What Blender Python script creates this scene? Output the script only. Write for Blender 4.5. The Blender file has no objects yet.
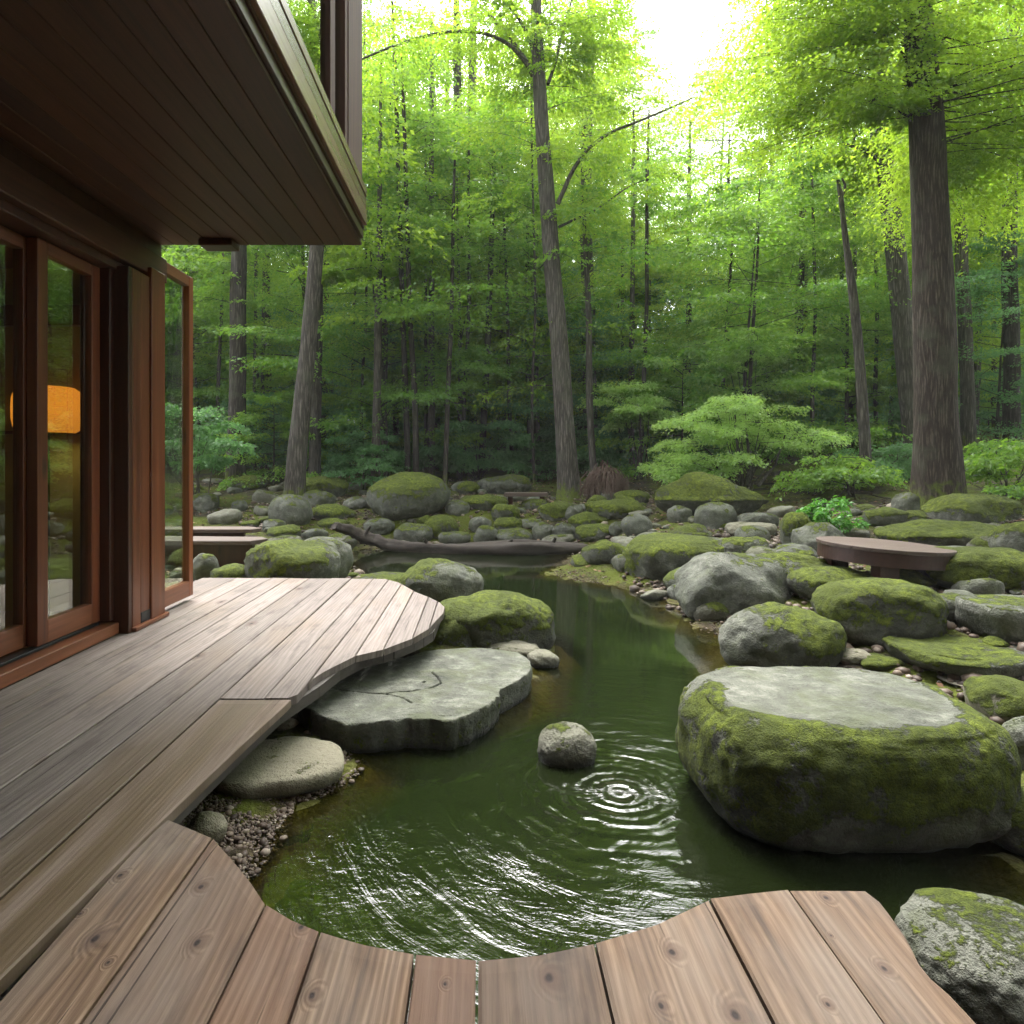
import bpy, bmesh, math, random
import numpy as np
from mathutils import Vector, Matrix, noise

S = bpy.context.scene
COL = S.collection
R = math.radians
# ------------------------------------------------------------------ camera, sky, sun, exposure
F, CX, HY, CAMZ = 660.0, 482.0, 460.0, 1.1
cd = bpy.data.cameras.new('camera'); cam = bpy.data.objects.new('camera', cd); COL.objects.link(cam)
cam.location = (0, 0, CAMZ); cam.rotation_euler = (R(90), 0, 0)
cd.sensor_width = 36; cd.lens = F / 1024 * 36
cd.shift_x = (512 - CX) / 1024; cd.shift_y = -(512 - HY) / 1024
cd.clip_start = 0.05; cd.clip_end = 2000
S.camera = cam
SUN_EL, SUN_AZ = R(62), R(-14)          # azimuth from +Y towards +X: veiled sun high behind the wood
w = bpy.data.worlds.new('World'); S.world = w; w.use_nodes = True
nt = w.node_tree; nt.nodes.clear()
sky = nt.nodes.new('ShaderNodeTexSky'); sky.sky_type = 'NISHITA'; sky.sun_disc = False
sky.sun_elevation = SUN_EL; sky.sun_rotation = SUN_AZ; sky.dust_density = 6.0; sky.air_density = 1.0
hs = nt.nodes.new('ShaderNodeHueSaturation'); hs.inputs['Saturation'].default_value = 0.22   # thin overcast veil
hs.inputs['Value'].default_value = 3.8
bg = nt.nodes.new('ShaderNodeBackground'); bg.inputs['Strength'].default_value = 0.15
wo = nt.nodes.new('ShaderNodeOutputWorld')
nt.links.new(sky.outputs[0], hs.inputs['Color']); nt.links.new(hs.outputs[0], bg.inputs[0]); nt.links.new(bg.outputs[0], wo.inputs[0])
sl = bpy.data.lights.new('sun', 'SUN'); sl.energy = 1.2; sl.angle = R(14); sl.color = (1.0, 0.96, 0.88)
so = bpy.data.objects.new('sun', sl); COL.objects.link(so)
sd = Vector((math.sin(SUN_AZ) * math.cos(SUN_EL), math.cos(SUN_AZ) * math.cos(SUN_EL), math.sin(SUN_EL)))
so.rotation_euler = (-sd).to_track_quat('-Z', 'Y').to_euler()
S.view_settings.view_transform = 'Standard'; S.view_settings.look = 'None'
S.view_settings.exposure = 0.98; S.view_settings.gamma = 1.0
S.render.engine = 'CYCLES'
cy = S.cycles
cy.max_bounces = 12; cy.diffuse_bounces = 8; cy.glossy_bounces = 4; cy.transmission_bounces = 6; cy.transparent_max_bounces = 8
cy.use_denoising = True; cy.caustics_reflective = False; cy.caustics_refractive = False
cy.sample_clamp_indirect = 8

# ------------------------------------------------------------------ helpers
def at(px, py, z):                       # photo pixel + height -> point
    Y = F * (CAMZ - z) / (py - HY)
    return Vector(((px - CX) / F * Y, Y, z))
def dp(px, py, Y):                       # photo pixel + distance -> point
    return Vector(((px - CX) / F * Y, Y, CAMZ - (py - HY) / F * Y))
def tag(o, label=None, cat=None, group=None, kind=None):
    if label: o['label'] = label
    if cat: o['category'] = cat
    if group: o['group'] = group
    if kind: o['kind'] = kind
    return o
def empty(name, loc, label, cat, group=None):
    o = bpy.data.objects.new(name, None); COL.objects.link(o); o.location = loc; o.empty_display_size = 0.2
    return tag(o, label, cat, group)
def link(name, me, mat, parent=None, loc=None):
    o = bpy.data.objects.new(name, me); COL.objects.link(o)
    if mat is not None and not me.materials: me.materials.append(mat)
    if parent is not None:
        o.parent = parent
    if loc is not None: o.location = loc
    return o
def dup(root, loc, rz=0.0, sc=1.0, label=None, group=None):
    r = root.copy(); COL.objects.link(r); r.location = loc; r.rotation_euler = (0, 0, rz); r.scale = (sc, sc, sc) if not hasattr(sc, '__len__') else sc
    if label: r['label'] = label
    if group: r['group'] = group
    for ch in root.children:
        c = ch.copy(); COL.objects.link(c); c.parent = r
    return r
class MB:
    """collects boxes, tubes and polygons, all in world coordinates unless the parent empty's location is subtracted"""
    def __init__(s): s.v = []; s.f = []; s.a = {}
    def add(s, vs, fs, **attr):
        b = len(s.v); s.v += [tuple(p) for p in vs]; s.f += [tuple(i + b for i in f) for f in fs]
        for k, val in attr.items():
            lst = s.a.setdefault(k, [])
            while len(lst) < b: lst.append(0.0)
            lst += list(val) if hasattr(val, '__len__') else [val] * len(vs)
    def box(s, x0, x1, y0, y1, z0, z1, **attr):
        s.add([(x0,y0,z0),(x1,y0,z0),(x1,y1,z0),(x0,y1,z0),(x0,y0,z1),(x1,y0,z1),(x1,y1,z1),(x0,y1,z1)],
              [(0,3,2,1),(4,5,6,7),(0,1,5,4),(1,2,6,5),(2,3,7,6),(3,0,4,7)], **attr)
    def tube(s, pts, rad, n=10, lump=0.0, flare=None, seed=0, cap=True, **attr):
        pts = [Vector(p) for p in pts]; vs = []; fs = []
        up = Vector((0, 0, 1))
        for i, p in enumerate(pts):
            d = (pts[min(i+1, len(pts)-1)] - pts[max(i-1, 0)]).normalized()
            a = d.cross(Vector((0, 1, 0)) if abs(d.z) > 0.7 else up).normalized(); b = d.cross(a).normalized()
            for k in range(n):
                t = 2 * math.pi * k / n
                q = math.cos(t) * a + math.sin(t) * b
                r = rad[i]
                if lump: r *= 1 + lump * noise.noise(q * 1.3 + p * 1.1 + Vector((seed, 0, 0)))
                if flare:
                    h = (p - pts[0]).length
                    r *= 1 + flare[0] * math.exp(-h / flare[1]) * (0.35 + 0.65 * max(0, math.sin(flare[2] * t + seed)))
                vs.append(p + q * r)
        for i in range(len(pts) - 1):
            for k in range(n):
                fs.append((i*n+k, i*n+(k+1) % n, (i+1)*n+(k+1) % n, (i+1)*n+k))
        if cap:
            fs.append(tuple(range(n))); fs.append(tuple(reversed(range((len(pts)-1)*n, len(pts)*n))))
        s.add(vs, fs, **attr)
    def mesh(s, name, smooth=False, off=None):
        me = bpy.data.meshes.new(name)
        o = Vector(off) if off is not None else Vector((0, 0, 0))
        me.from_pydata([(p[0]-o.x, p[1]-o.y, p[2]-o.z) for p in s.v], [], s.f)
        for k, val in s.a.items():
            val = val + [0.0] * (len(s.v) - len(val))
            at_ = me.attributes.new(k, 'FLOAT', 'POINT'); at_.data.foreach_set('value', val)
        if smooth:
            me.polygons.foreach_set('use_smooth', [True] * len(me.polygons))
        me.update()
        return me
    def build(s, name, mat, parent=None, smooth=False, bevel=0.0):
        me = s.mesh(name, smooth, parent.location if parent is not None else None)
        if bevel:
            bm = bmesh.new(); bm.from_mesh(me)
            bmesh.ops.bevel(bm, geom=bm.edges[:], offset=bevel, segments=1, affect='EDGES', clamp_overlap=True)
            bm.to_mesh(me); bm.free()
        return link(name, me, mat, parent)
def nz(p, s, seed=0.0):
    return noise.noise(Vector((p[0]*s + seed*7.31, p[1]*s - seed*3.17, p[2]*s + seed*1.77)))
def sst(a, b, x):
    t = min(1, max(0, (x - a) / (b - a))); return t * t * (3 - 2 * t)

# ------------------------------------------------------------------ materials
class NT:
    def __init__(s, name):
        s.m = bpy.data.materials.new(name); s.m.use_nodes = True; s.t = s.m.node_tree; s.t.nodes.clear()
        s.out = s.t.nodes.new('ShaderNodeOutputMaterial')
    def n(s, typ, ins=None, **props):
        x = s.t.nodes.new('ShaderNode' + typ)
        for k, v in props.items(): setattr(x, k, v)
        for k, v in (ins or {}).items(): s.set(x.inputs[k], v)
        return x
    def set(s, sock, v):
        if isinstance(v, bpy.types.NodeSocket): s.t.links.new(v, sock)
        elif isinstance(v, bpy.types.Node): s.t.links.new(v.outputs[0], sock)
        else:
            if hasattr(v, '__len__') and len(v) == 3 and sock.type == 'RGBA': v = (*v, 1)
            sock.default_value = v
    def attr(s, name): return s.n('Attribute', attribute_name=name).outputs['Fac']
    def pos(s): return s.n('NewGeometry').outputs['Position']
    def obj(s): return s.n('TexCoord').outputs['Object']
    def map(s, vec, scale): return s.n('Mapping', {'Vector': vec, 'Scale': scale}).outputs[0]
    def noise(s, vec, scale, detail=4, rough=0.55, dist=0.0): return s.n('TexNoise', {'Vector': vec, 'Scale': scale, 'Detail': detail, 'Roughness': rough, 'Distortion': dist}).outputs[0]
    def ramp(s, fac, stops):
        x = s.n('ValToRGB', {'Fac': fac}); e = x.color_ramp.elements
        while len(e) < len(stops): e.new(0.5)
        for el, (p, c) in zip(e, stops): el.position = p; el.color = (*c, 1) if hasattr(c, '__len__') else (c, c, c, 1)
        return x.outputs[0]
    def mix(s, fac, a, b, mode='MIX'):
        x = s.n('Mix', data_type='RGBA', blend_type=mode); s.set(x.inputs[0], fac); s.set(x.inputs[6], a); s.set(x.inputs[7], b); return x.outputs[2]
    def math(s, op, a, b=0.0, c=0.0, clamp=False):
        x = s.n('Math', operation=op, use_clamp=clamp); s.set(x.inputs[0], a); s.set(x.inputs[1], b); s.set(x.inputs[2], c); return x.outputs[0]
    def bump(s, h, strength=0.5, dist=0.01, normal=None):
        ins = {'Height': h, 'Strength': strength, 'Distance': dist}
        if normal is not None: ins['Normal'] = normal
        return s.n('Bump', ins).outputs[0]
    def bsdf(s, color, rough=0.6, normal=None, spec=0.5, **more):
        ins = {'Base Color': color, 'Roughness': rough, 'Specular IOR Level': spec}
        if normal is not None: ins['Normal'] = normal
        x = s.n('BsdfPrincipled', ins)
        for k, v in more.items(): s.set(x.inputs[k.replace('_', ' ')], v)
        return x.outputs[0]
    def done(s, shader): s.set(s.out.inputs['Surface'], shader); return s.m

def mat_leaf(name, dark, light, trans=0.5, tcol=None):
    t = NT(name); f = t.attr('tint')
    rnd = t.n('ObjectInfo').outputs['Random']
    f2 = t.math('ADD', t.math('MULTIPLY', f, 0.75), t.math('MULTIPLY', rnd, 0.25))
    c = t.mix(f2, dark, light)
    tl = t.mix(f2, [min(1, x * k) for x, k in zip(dark, (2.2, 2.0, 1.1))], tcol or [min(1, x * k) for x, k in zip(light, (2.2, 1.9, 1.0))])
    d = t.n('BsdfDiffuse', {'Color': c}); tr = t.n('BsdfTranslucent', {'Color': tl})
    m1 = t.n('MixShader', {0: trans, 1: d.outputs[0], 2: tr.outputs[0]})
    g = t.n('BsdfGlossy', {'Color': (0.9, 0.95, 0.9), 'Roughness': 0.45})
    m2 = t.n('MixShader', {0: 0.035, 1: m1.outputs[0], 2: g.outputs[0]})
    return t.done(m2.outputs[0])

def mat_bark(name, dark, light, scale=1.0, bumpd=0.02):
    t = NT(name); o = t.obj()
    wv = t.n('TexNoise', {'Vector': t.map(o, (3, 3, 1.2)), 'Scale': 1.0, 'Detail': 3.0}).outputs['Color']
    q = t.n('VectorMath', {0: o, 1: t.n('VectorMath', {0: wv, 1: (.10, .10, .0)}, operation='MULTIPLY').outputs[0]}, operation='ADD').outputs[0]
    n1 = t.noise(t.map(q, (30 * scale, 30 * scale, 1.7 * scale)), 1.0, 7, 0.7, 0.3)
    n2 = t.noise(t.map(q, (60 * scale, 60 * scale, 14 * scale)), 1.0, 4, 0.65)
    v = t.n('TexVoronoi', {'Vector': t.map(q, (26*scale, 26*scale, 1.9*scale)), 'Scale': 1.0, 'Randomness': 1.0}, feature='DISTANCE_TO_EDGE').outputs[0]
    fur = t.ramp(v, [(0.0, 0.0), (0.3, 1.0)])
    h = t.math('ADD', t.math('ADD', t.math('MULTIPLY', n1, 0.5), t.math('MULTIPLY', fur, 0.22)), t.math('MULTIPLY', n2, 0.28))
    c = t.ramp(h, [(0.32, [x * 0.5 for x in dark]), (0.5, dark), (0.72, light)])
    lich = t.ramp(t.noise(o, 2.3, 5, 0.6), [(0.52, 0.0), (0.66, 0.5)])
    c = t.mix(lich, c, (0.075, 0.08, 0.055))
    ms = t.attr('moss'); mf = t.math('ADD', ms, t.math('MULTIPLY', t.math('SUBTRACT', t.noise(o, 9, 4), 0.5), 0.9))
    mf = t.ramp(mf, [(0.42, 0.0), (0.6, 1.0)])
    c = t.mix(mf, c, t.mix(t.noise(o, 30, 3), (0.03, 0.05, 0.008), (0.13, 0.16, 0.02)))
    return t.done(t.bsdf(c, 0.9, t.bump(h, 0.9, bumpd), 0.2))

def mat_rock():
    t = NT('mossy_granite'); p = t.pos()
    rnd = t.n('ObjectInfo').outputs['Random']
    big = t.noise(p, 2.6, 6, 0.6); mid = t.noise(p, 11, 6, 0.65); fine = t.noise(p, 70, 4, 0.7); grain = t.noise(p, 190, 2, 0.6)
    c = t.ramp(t.math('ADD', t.math('MULTIPLY', big, 0.5), t.math('MULTIPLY', mid, 0.5)), [(0.34, (0.034, 0.036, 0.028)), (0.5, (0.092, 0.096, 0.076)), (0.66, (0.185, 0.188, 0.155))])
    c = t.mix(0.75, c, t.ramp(fine, [(0.3, 0.42), (0.5, 0.52), (0.7, 0.66)]), 'OVERLAY')
    c = t.mix(0.6, c, t.ramp(grain, [(0.32, 0.35), (0.5, 0.5), (0.7, 0.68)]), 'OVERLAY')
    c = t.mix(t.math('MULTIPLY', t.ramp(t.noise(p, 5.5, 5, 0.7), [(0.56, 0.0), (0.64, 1.0)]), 0.3), c, (0.28, 0.285, 0.24))
    c = t.mix(t.math('MULTIPLY', t.ramp(t.noise(p, 4.1, 5, 0.65, 0.8), [(0.48, 0.0), (0.66, 1.0)]), 0.6), c, (0.075, 0.088, 0.038))
    c = t.mix(t.math('MULTIPLY', t.attr('warm'), 0.8), c, t.mix(t.noise(p, 40, 3), (0.20, 0.18, 0.12), (0.31, 0.285, 0.205)))
    c = t.mix(t.attr('crack'), c, (0.015, 0.016, 0.012))
    c = t.mix(t.math('MULTIPLY', rnd, 0.22), c, (0.10, 0.11, 0.09))
    # moss: per-rock attribute, broken up by noise
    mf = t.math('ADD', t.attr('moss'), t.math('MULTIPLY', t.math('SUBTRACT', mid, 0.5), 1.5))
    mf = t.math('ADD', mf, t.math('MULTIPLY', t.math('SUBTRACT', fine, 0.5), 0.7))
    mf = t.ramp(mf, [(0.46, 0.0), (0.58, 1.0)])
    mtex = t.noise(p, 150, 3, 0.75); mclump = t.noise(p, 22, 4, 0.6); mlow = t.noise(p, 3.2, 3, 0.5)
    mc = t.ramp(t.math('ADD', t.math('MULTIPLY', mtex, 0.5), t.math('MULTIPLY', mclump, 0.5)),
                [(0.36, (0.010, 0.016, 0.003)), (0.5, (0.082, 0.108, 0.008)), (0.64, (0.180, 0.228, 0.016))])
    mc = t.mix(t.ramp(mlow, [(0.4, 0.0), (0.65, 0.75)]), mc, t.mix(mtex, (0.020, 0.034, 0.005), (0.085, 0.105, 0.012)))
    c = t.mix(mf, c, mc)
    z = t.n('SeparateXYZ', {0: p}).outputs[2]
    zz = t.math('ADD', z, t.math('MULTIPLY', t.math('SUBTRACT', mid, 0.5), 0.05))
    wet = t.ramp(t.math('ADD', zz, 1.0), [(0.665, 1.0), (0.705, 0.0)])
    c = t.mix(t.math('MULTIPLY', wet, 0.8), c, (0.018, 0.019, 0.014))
    rr = t.math('SUBTRACT', 0.85, t.math('MULTIPLY', wet, 0.5))
    rr = t.math('MAXIMUM', rr, t.math('MULTIPLY', mf, 0.9))
    hm = t.math('ADD', t.math('MULTIPLY', mtex, 0.7), t.math('MULTIPLY', mclump, 1.5))
    hr = t.math('ADD', t.math('ADD', t.math('MULTIPLY', fine, 0.35), t.math('MULTIPLY', grain, 0.15)), mid)
    h = t.math('ADD', t.math('MULTIPLY', hr, t.math('SUBTRACT', 1.0, mf)), t.math('MULTIPLY', t.math('ADD', hm, 0.8), mf))
    return t.done(t.bsdf(c, rr, t.bump(h, 1.0, 0.035), 0.3))

KNOTS = [((px - CX) / F * Y, Y, k) for px, Y, k in [(px, F * 1.118 / (py - HY), k) for px, py, k in ((95, 938, 1.3), (120, 875, .8), (80, 913, .5), (108, 962, .5), (201, 886, .9), (197, 942, 1.0), (301, 927, .8), (312, 996, .9), (445, 985, .5), (549, 978, 1.35), (672, 952, 1.0), (735, 1014, 1.3), (661, 1006, .8), (826, 896, .8), (884, 967, .8), (828, 1006, .6), (831, 934, .3))]]
def mat_deck(name, warm):
    t = NT(name); o = t.pos(); pid = t.attr('pid'); stain = t.attr('stain')
    off = t.n('CombineXYZ', {0: t.math('MULTIPLY', pid, 37.0), 1: t.math('MULTIPLY', pid, 91.0), 2: 0.0}).outputs[0]
    q = t.n('VectorMath', {0: o, 1: off}, operation='ADD').outputs[0]
    if warm:
        kd = None
        for kx, ky, ks in KNOTS:
            dx = t.n('VectorMath', {0: o, 1: (kx, ky, 0)}, operation='SUBTRACT').outputs[0]
            dl = t.n('VectorMath', {0: t.n('VectorMath', {0: dx, 1: (8.5 / ks, 6.0 / ks, 0)}, operation='MULTIPLY').outputs[0]}, operation='LENGTH').outputs['Value']
            kd = dl if kd is None else t.math('MINIMUM', kd, dl)
        kd = t.math('ADD', kd, t.math('MULTIPLY', t.math('SUBTRACT', t.noise(o, 45, 3), 0.5), 0.05)); on = 1.0
    else:
        kv = t.n('TexVoronoi', {'Vector': t.map(q, (3.1, 1.35, 0.0)), 'Scale': 1.0, 'Randomness': 1.0}, voronoi_dimensions='2D')
        kd = t.math('MULTIPLY', kv.outputs['Distance'], 1.7); kc = t.n('SeparateColor', {0: kv.outputs['Color']}).outputs[0]
        on = t.math('GREATER_THAN', kc, 0.84)
    near = t.math('MULTIPLY', t.ramp(kd, [(0.0, 1.0), (0.3, 0.0)]), on)
    warp = t.math('MULTIPLY', near, 0.9)
    wn = t.noise(t.map(q, (3.0, 0.35, 1.0)), 1.0, 3, 0.5)
    sx = t.n('SeparateXYZ', {0: q}).outputs[0]
    ring = t.math('ADD', t.math('ADD', t.math('MULTIPLY', sx, 42.0), t.math('MULTIPLY', wn, 10.0)), t.math('MULTIPLY', warp, 3.2))
    wav = t.math('ADD', t.math('MULTIPLY', t.math('SINE', t.math('MULTIPLY', ring, 6.283)), 0.5), 0.5)
    g1 = t.noise(t.map(q, (95, 2.2, 1)), 1.0, 5, 0.7); g2 = t.noise(t.map(q, (26, 0.9, 1)), 1.0, 4, 0.6); bl = t.noise(t.map(q, (3.0, 1.0, 1)), 1.0, 4, 0.6)
    f = t.math('ADD', t.math('ADD', t.math('MULTIPLY', g1, 0.46), t.math('MULTIPLY', g2, 0.42)), t.math('MULTIPLY', wav, 0.13 if warm else 0.09))
    if warm:
        c = t.ramp(f, [(0.3, (0.034, 0.019, 0.011)), (0.5, (0.098, 0.062, 0.039)), (0.68, (0.178, 0.124, 0.083))])
        c = t.mix(t.ramp(bl, [(0.42, 0.0), (0.66, 0.75)]), c, t.mix(g1, (0.080, 0.064, 0.052), (0.175, 0.145, 0.120)))
        c = t.mix(t.ramp(t.math('FRACT', t.math('MULTIPLY', pid, 7.7)), [(0.5, 0.0), (1.0, 0.55)]), c, t.mix(g2, (0.065, 0.030, 0.020), (0.165, 0.088, 0.06)))
    else:
        c = t.ramp(f, [(0.3, (0.080, 0.065, 0.057)), (0.5, (0.148, 0.125, 0.112)), (0.7, (0.218, 0.188, 0.172))])
        c = t.mix(t.ramp(bl, [(0.50, 0.0), (0.72, 0.5)]), c, t.mix(g1, (0.085, 0.058, 0.038), (0.20, 0.15, 0.105)))
    c = t.mix(t.math('MULTIPLY', t.ramp(t.noise(t.map(q, (9, 2.2, 1)), 1.0, 5, 0.65), [(0.52, 0.0), (0.70, 1.0)]), 0.55), c, (0.035, 0.027, 0.024))
    pv = t.math('ADD', 0.72, t.math('MULTIPLY', t.math('FRACT', t.math('MULTIPLY', pid, 13.3)), 0.5))
    c = t.mix(1.0, c, t.n('CombineColor', {0: pv, 1: pv, 2: pv}).outputs[0], 'MULTIPLY')
    c = t.mix(t.math('MULTIPLY', t.ramp(kd, [(0.10, 0.7), (0.22, 0.0)]), on), c, (0.07, 0.045, 0.034))
    c = t.mix(t.math('MULTIPLY', t.ramp(kd, [(0.035, 0.95), (0.075, 0.0)]), on), c, (0.018, 0.013, 0.012))
    chk = t.ramp(t.noise(t.map(q, (60, 0.7, 1)), 1.0, 2, 0.5), [(0.70, 0.0), (0.735, 0.8)])
    c = t.mix(chk, c, (0.03, 0.022, 0.018))
    sf = t.math('MULTIPLY', stain, t.ramp(t.noise(t.map(q, (9, 0.7, 1)), 1.0, 4, 0.6), [(0.40, 0.0), (0.54, 1.0)]))
    c = t.mix(t.math('MULTIPLY', sf, 0.85), c, t.mix(g2, (0.014, 0.012, 0.006), (0.055, 0.042, 0.02)))
    c = t.mix(t.math('MULTIPLY', stain, 0.45), c, t.mix(g2, (0.075, 0.046, 0.022), (0.17, 0.11, 0.058)))
    h = t.math('SUBTRACT', f, t.math('MULTIPLY', chk, 0.8))
    return t.done(t.bsdf(c, t.math('SUBTRACT', t.math('ADD', 0.62, t.math('MULTIPLY', g2, 0.25)), t.math('MULTIPLY', sf, 0.25)), t.bump(h, 0.8, 0.006), 0.22))

def mat_wood(name, dark, light, axis=1, rough=0.38):
    t = NT(name); o = t.pos(); pid = t.attr('pid')
    off = t.n('CombineXYZ', {0: t.math('MULTIPLY', pid, 17.0), 1: t.math('MULTIPLY', pid, 31.0), 2: t.math('MULTIPLY', pid, 5.0)}).outputs[0]
    q = t.n('VectorMath', {0: o, 1: off}, operation='ADD').outputs[0]
    sc = [34, 34, 34]; sc[axis] = 1.1
    g = t.noise(t.map(q, sc), 1.0, 5, 0.65, 0.25); sc2 = [7, 7, 7]; sc2[axis] = 0.5
    g2 = t.noise(t.map(q, sc2), 1.0, 3, 0.6)
    f = t.math('ADD', t.math('MULTIPLY', g, 0.6), t.math('MULTIPLY', g2, 0.4))
    c = t.ramp(f, [(0.32, dark), (0.68, light)])
    sk = [5, 5, 5]; sk[axis] = 1.6
    kn = t.n('TexVoronoi', {'Vector': t.map(q, sk), 'Scale': 1.0})
    on = t.math('GREATER_THAN', t.n('SeparateColor', {0: kn.outputs['Color']}).outputs[0], 0.72)
    c = t.mix(t.math('MULTIPLY', t.ramp(kn.outputs['Distance'], [(0.06, 0.85), (0.14, 0.0)]), on), c, [x * 0.25 for x in dark])
    pv = t.math('ADD', 0.75, t.math('MULTIPLY', t.math('FRACT', t.math('MULTIPLY', pid, 11.7)), 0.5))
    c = t.mix(1.0, c, t.n('CombineColor', {0: pv, 1: pv, 2: pv}).outputs[0], 'MULTIPLY')
    return t.done(t.bsdf(c, rough, t.bump(f, 0.25, 0.003), 0.45))

def mat_plain(name, c, rough=0.5, metal=0.0):
    t = NT(name); n = t.noise(t.obj(), 18, 4)
    return t.done(t.bsdf(t.mix(n, [x * 0.8 for x in c], [min(1, x * 1.15) for x in c]), rough, t.bump(n, 0.1, 0.003), 0.4, Metallic=metal))

def mat_glass():
    t = NT('window_glass')
    ge = t.n('NewGeometry'); cs = t.math('ABSOLUTE', t.n('VectorMath', {0: ge.outputs['Normal'], 1: ge.outputs['Incoming']}, operation='DOT_PRODUCT').outputs['Value'])
    fr = t.math('ADD', 0.20, t.math('MULTIPLY', 0.80, t.math('POWER', t.math('SUBTRACT', 1.0, cs, clamp=True), 5.0)))
    tr = t.n('BsdfTransparent', {'Color': (0.80, 0.86, 0.78)}); g = t.n('BsdfGlossy', {'Color': (0.95, 1.0, 0.95), 'Roughness': 0.0})
    return t.done(t.n('MixShader', {0: fr, 1: tr.outputs[0], 2: g.outputs[0]}).outputs[0])

def mat_ground():
    t = NT('forest_floor'); p = t.pos()
    a = t.noise(p, 1.3, 5, 0.6); b = t.noise(p, 14, 6, 0.7); c_ = t.noise(p, 60, 4, 0.7)
    v = t.n('TexVoronoi', {'Vector': p, 'Scale': 26.0})
    vc = t.n('SeparateColor', {0: v.outputs['Color']}).outputs[0]
    c = t.ramp(b, [(0.32, (0.010, 0.008, 0.005)), (0.5, (0.030, 0.022, 0.015)), (0.7, (0.07, 0.053, 0.038))])
    c = t.mix(t.ramp(c_, [(0.5, 0.0), (0.72, 0.7)]), c, t.mix(vc, (0.05, 0.034, 0.022), (0.12, 0.10, 0.08)))
    mf = t.ramp(t.math('ADD', t.math('MULTIPLY', a, 0.75), t.math('MULTIPLY', b, 0.25)), [(0.43, 0.0), (0.52, 1.0)])
    c = t.mix(mf, c, t.mix(t.noise(p, 90, 3, 0.7), (0.020, 0.032, 0.004), (0.115, 0.135, 0.012)))
    z = t.n('SeparateXYZ', {0: p}).outputs[2]
    under = t.ramp(t.math('ADD', z, 1.0), [(0.60, 1.0), (0.68, 0.0)])
    c = t.mix(under, c, t.mix(b, (0.05, 0.04, 0.015), (0.16, 0.12, 0.05)))
    h = t.math('ADD', t.math('ADD', b, t.math('MULTIPLY', c_, 0.5)), t.math('MULTIPLY', v.outputs['Distance'], -0.5))
    return t.done(t.bsdf(c, 0.92, t.bump(h, 0.9, 0.05), 0.2))

RIP = (0.60, 2.88)
def mat_water():
    t = NT('pond_water'); p = t.pos()
    xy = t.n('VectorMath', {0: p, 1: (1, 1, 0)}, operation='MULTIPLY').outputs[0]
    def rings(cx, cy_, wl, fall, amp, dist=0.0):
        d = t.n('VectorMath', {0: xy, 1: (cx, cy_, 0)}, operation='DISTANCE').outputs['Value']
        d2 = t.math('ADD', d, t.math('MULTIPLY', t.noise(p, 3.0, 3), dist))
        s = t.math('SINE', t.math('MULTIPLY', d2, 6.283 / wl))
        e = t.math('POWER', 2.718, t.math('MULTIPLY', d, -1.0 / fall))
        return t.math('MULTIPLY', t.math('MULTIPLY', s, e), amp)
    h = t.math('ADD', rings(RIP[0], RIP[1], 0.058, 0.22, 0.0032, 0.09), rings(RIP[0], RIP[1], 0.15, 0.42, 0.0036, 0.45))
    d = t.n('VectorMath', {0: xy, 1: (RIP[0] - 0.3, RIP[1] - 0.6, 0)}, operation='DISTANCE').outputs['Value']
    near = t.ramp(t.math('MULTIPLY', d, 0.3), [(0.2, 1.0), (0.75, 0.05)])
    rel = t.n('VectorMath', {0: xy, 1: (RIP[0], RIP[1], 0)}, operation='SUBTRACT').outputs[0]
    sx = t.n('SeparateXYZ', {0: rel}); rad = t.n('VectorMath', {0: rel}, operation='LENGTH').outputs['Value']
    ang = t.math('ARCTAN2', sx.outputs[0], t.math('MULTIPLY', sx.outputs[1], -1.0))
    pol = t.n('CombineXYZ', {0: t.math('MULTIPLY', rad, 11.0), 1: t.math('MULTIPLY', ang, 2.6), 2: 0.0}).outputs[0]
    ch = t.math('ADD', t.math('MULTIPLY', t.noise(pol, 0.8, 4, 0.6, 1.6), 0.0085), t.math('MULTIPLY', t.noise(t.map(p, (1, 1.5, 1)), 24.0, 3, 0.6), 0.0028))
    patch = t.ramp(t.noise(p, 1.5, 3, 0.5), [(0.40, 0.22), (0.62, 1.0)])
    h = t.math('ADD', h, t.math('MULTIPLY', t.math('MULTIPLY', ch, near), patch))
    nrm = t.bump(h, 1.0, 1.0)
    dep = t.attr('depth')
    body = t.n('BsdfDiffuse', {'Color': t.mix(t.noise(p, 0.8, 3), (0.0040, 0.0062, 0.0020), (0.0085, 0.0125, 0.0036))})
    clear = t.n('BsdfTransparent', {'Color': (0.62, 0.60, 0.30)})
    op = t.ramp(dep, [(0.0, 0.03), (0.10, 0.40), (0.24, 1.0)])
    base = t.n('MixShader', {0: op, 1: clear.outputs[0], 2: body.outputs[0]})
    g = t.n('BsdfGlossy', {'Color': (1, 1, 1), 'Roughness': 0.05, 'Normal': nrm})
    fr = t.n('Fresnel', {'IOR': 1.62, 'Normal': nrm}).outputs[0]
    return t.done(t.n('MixShader', {0: fr, 1: base.outputs[0], 2: g.outputs[0]}).outputs[0])

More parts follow.
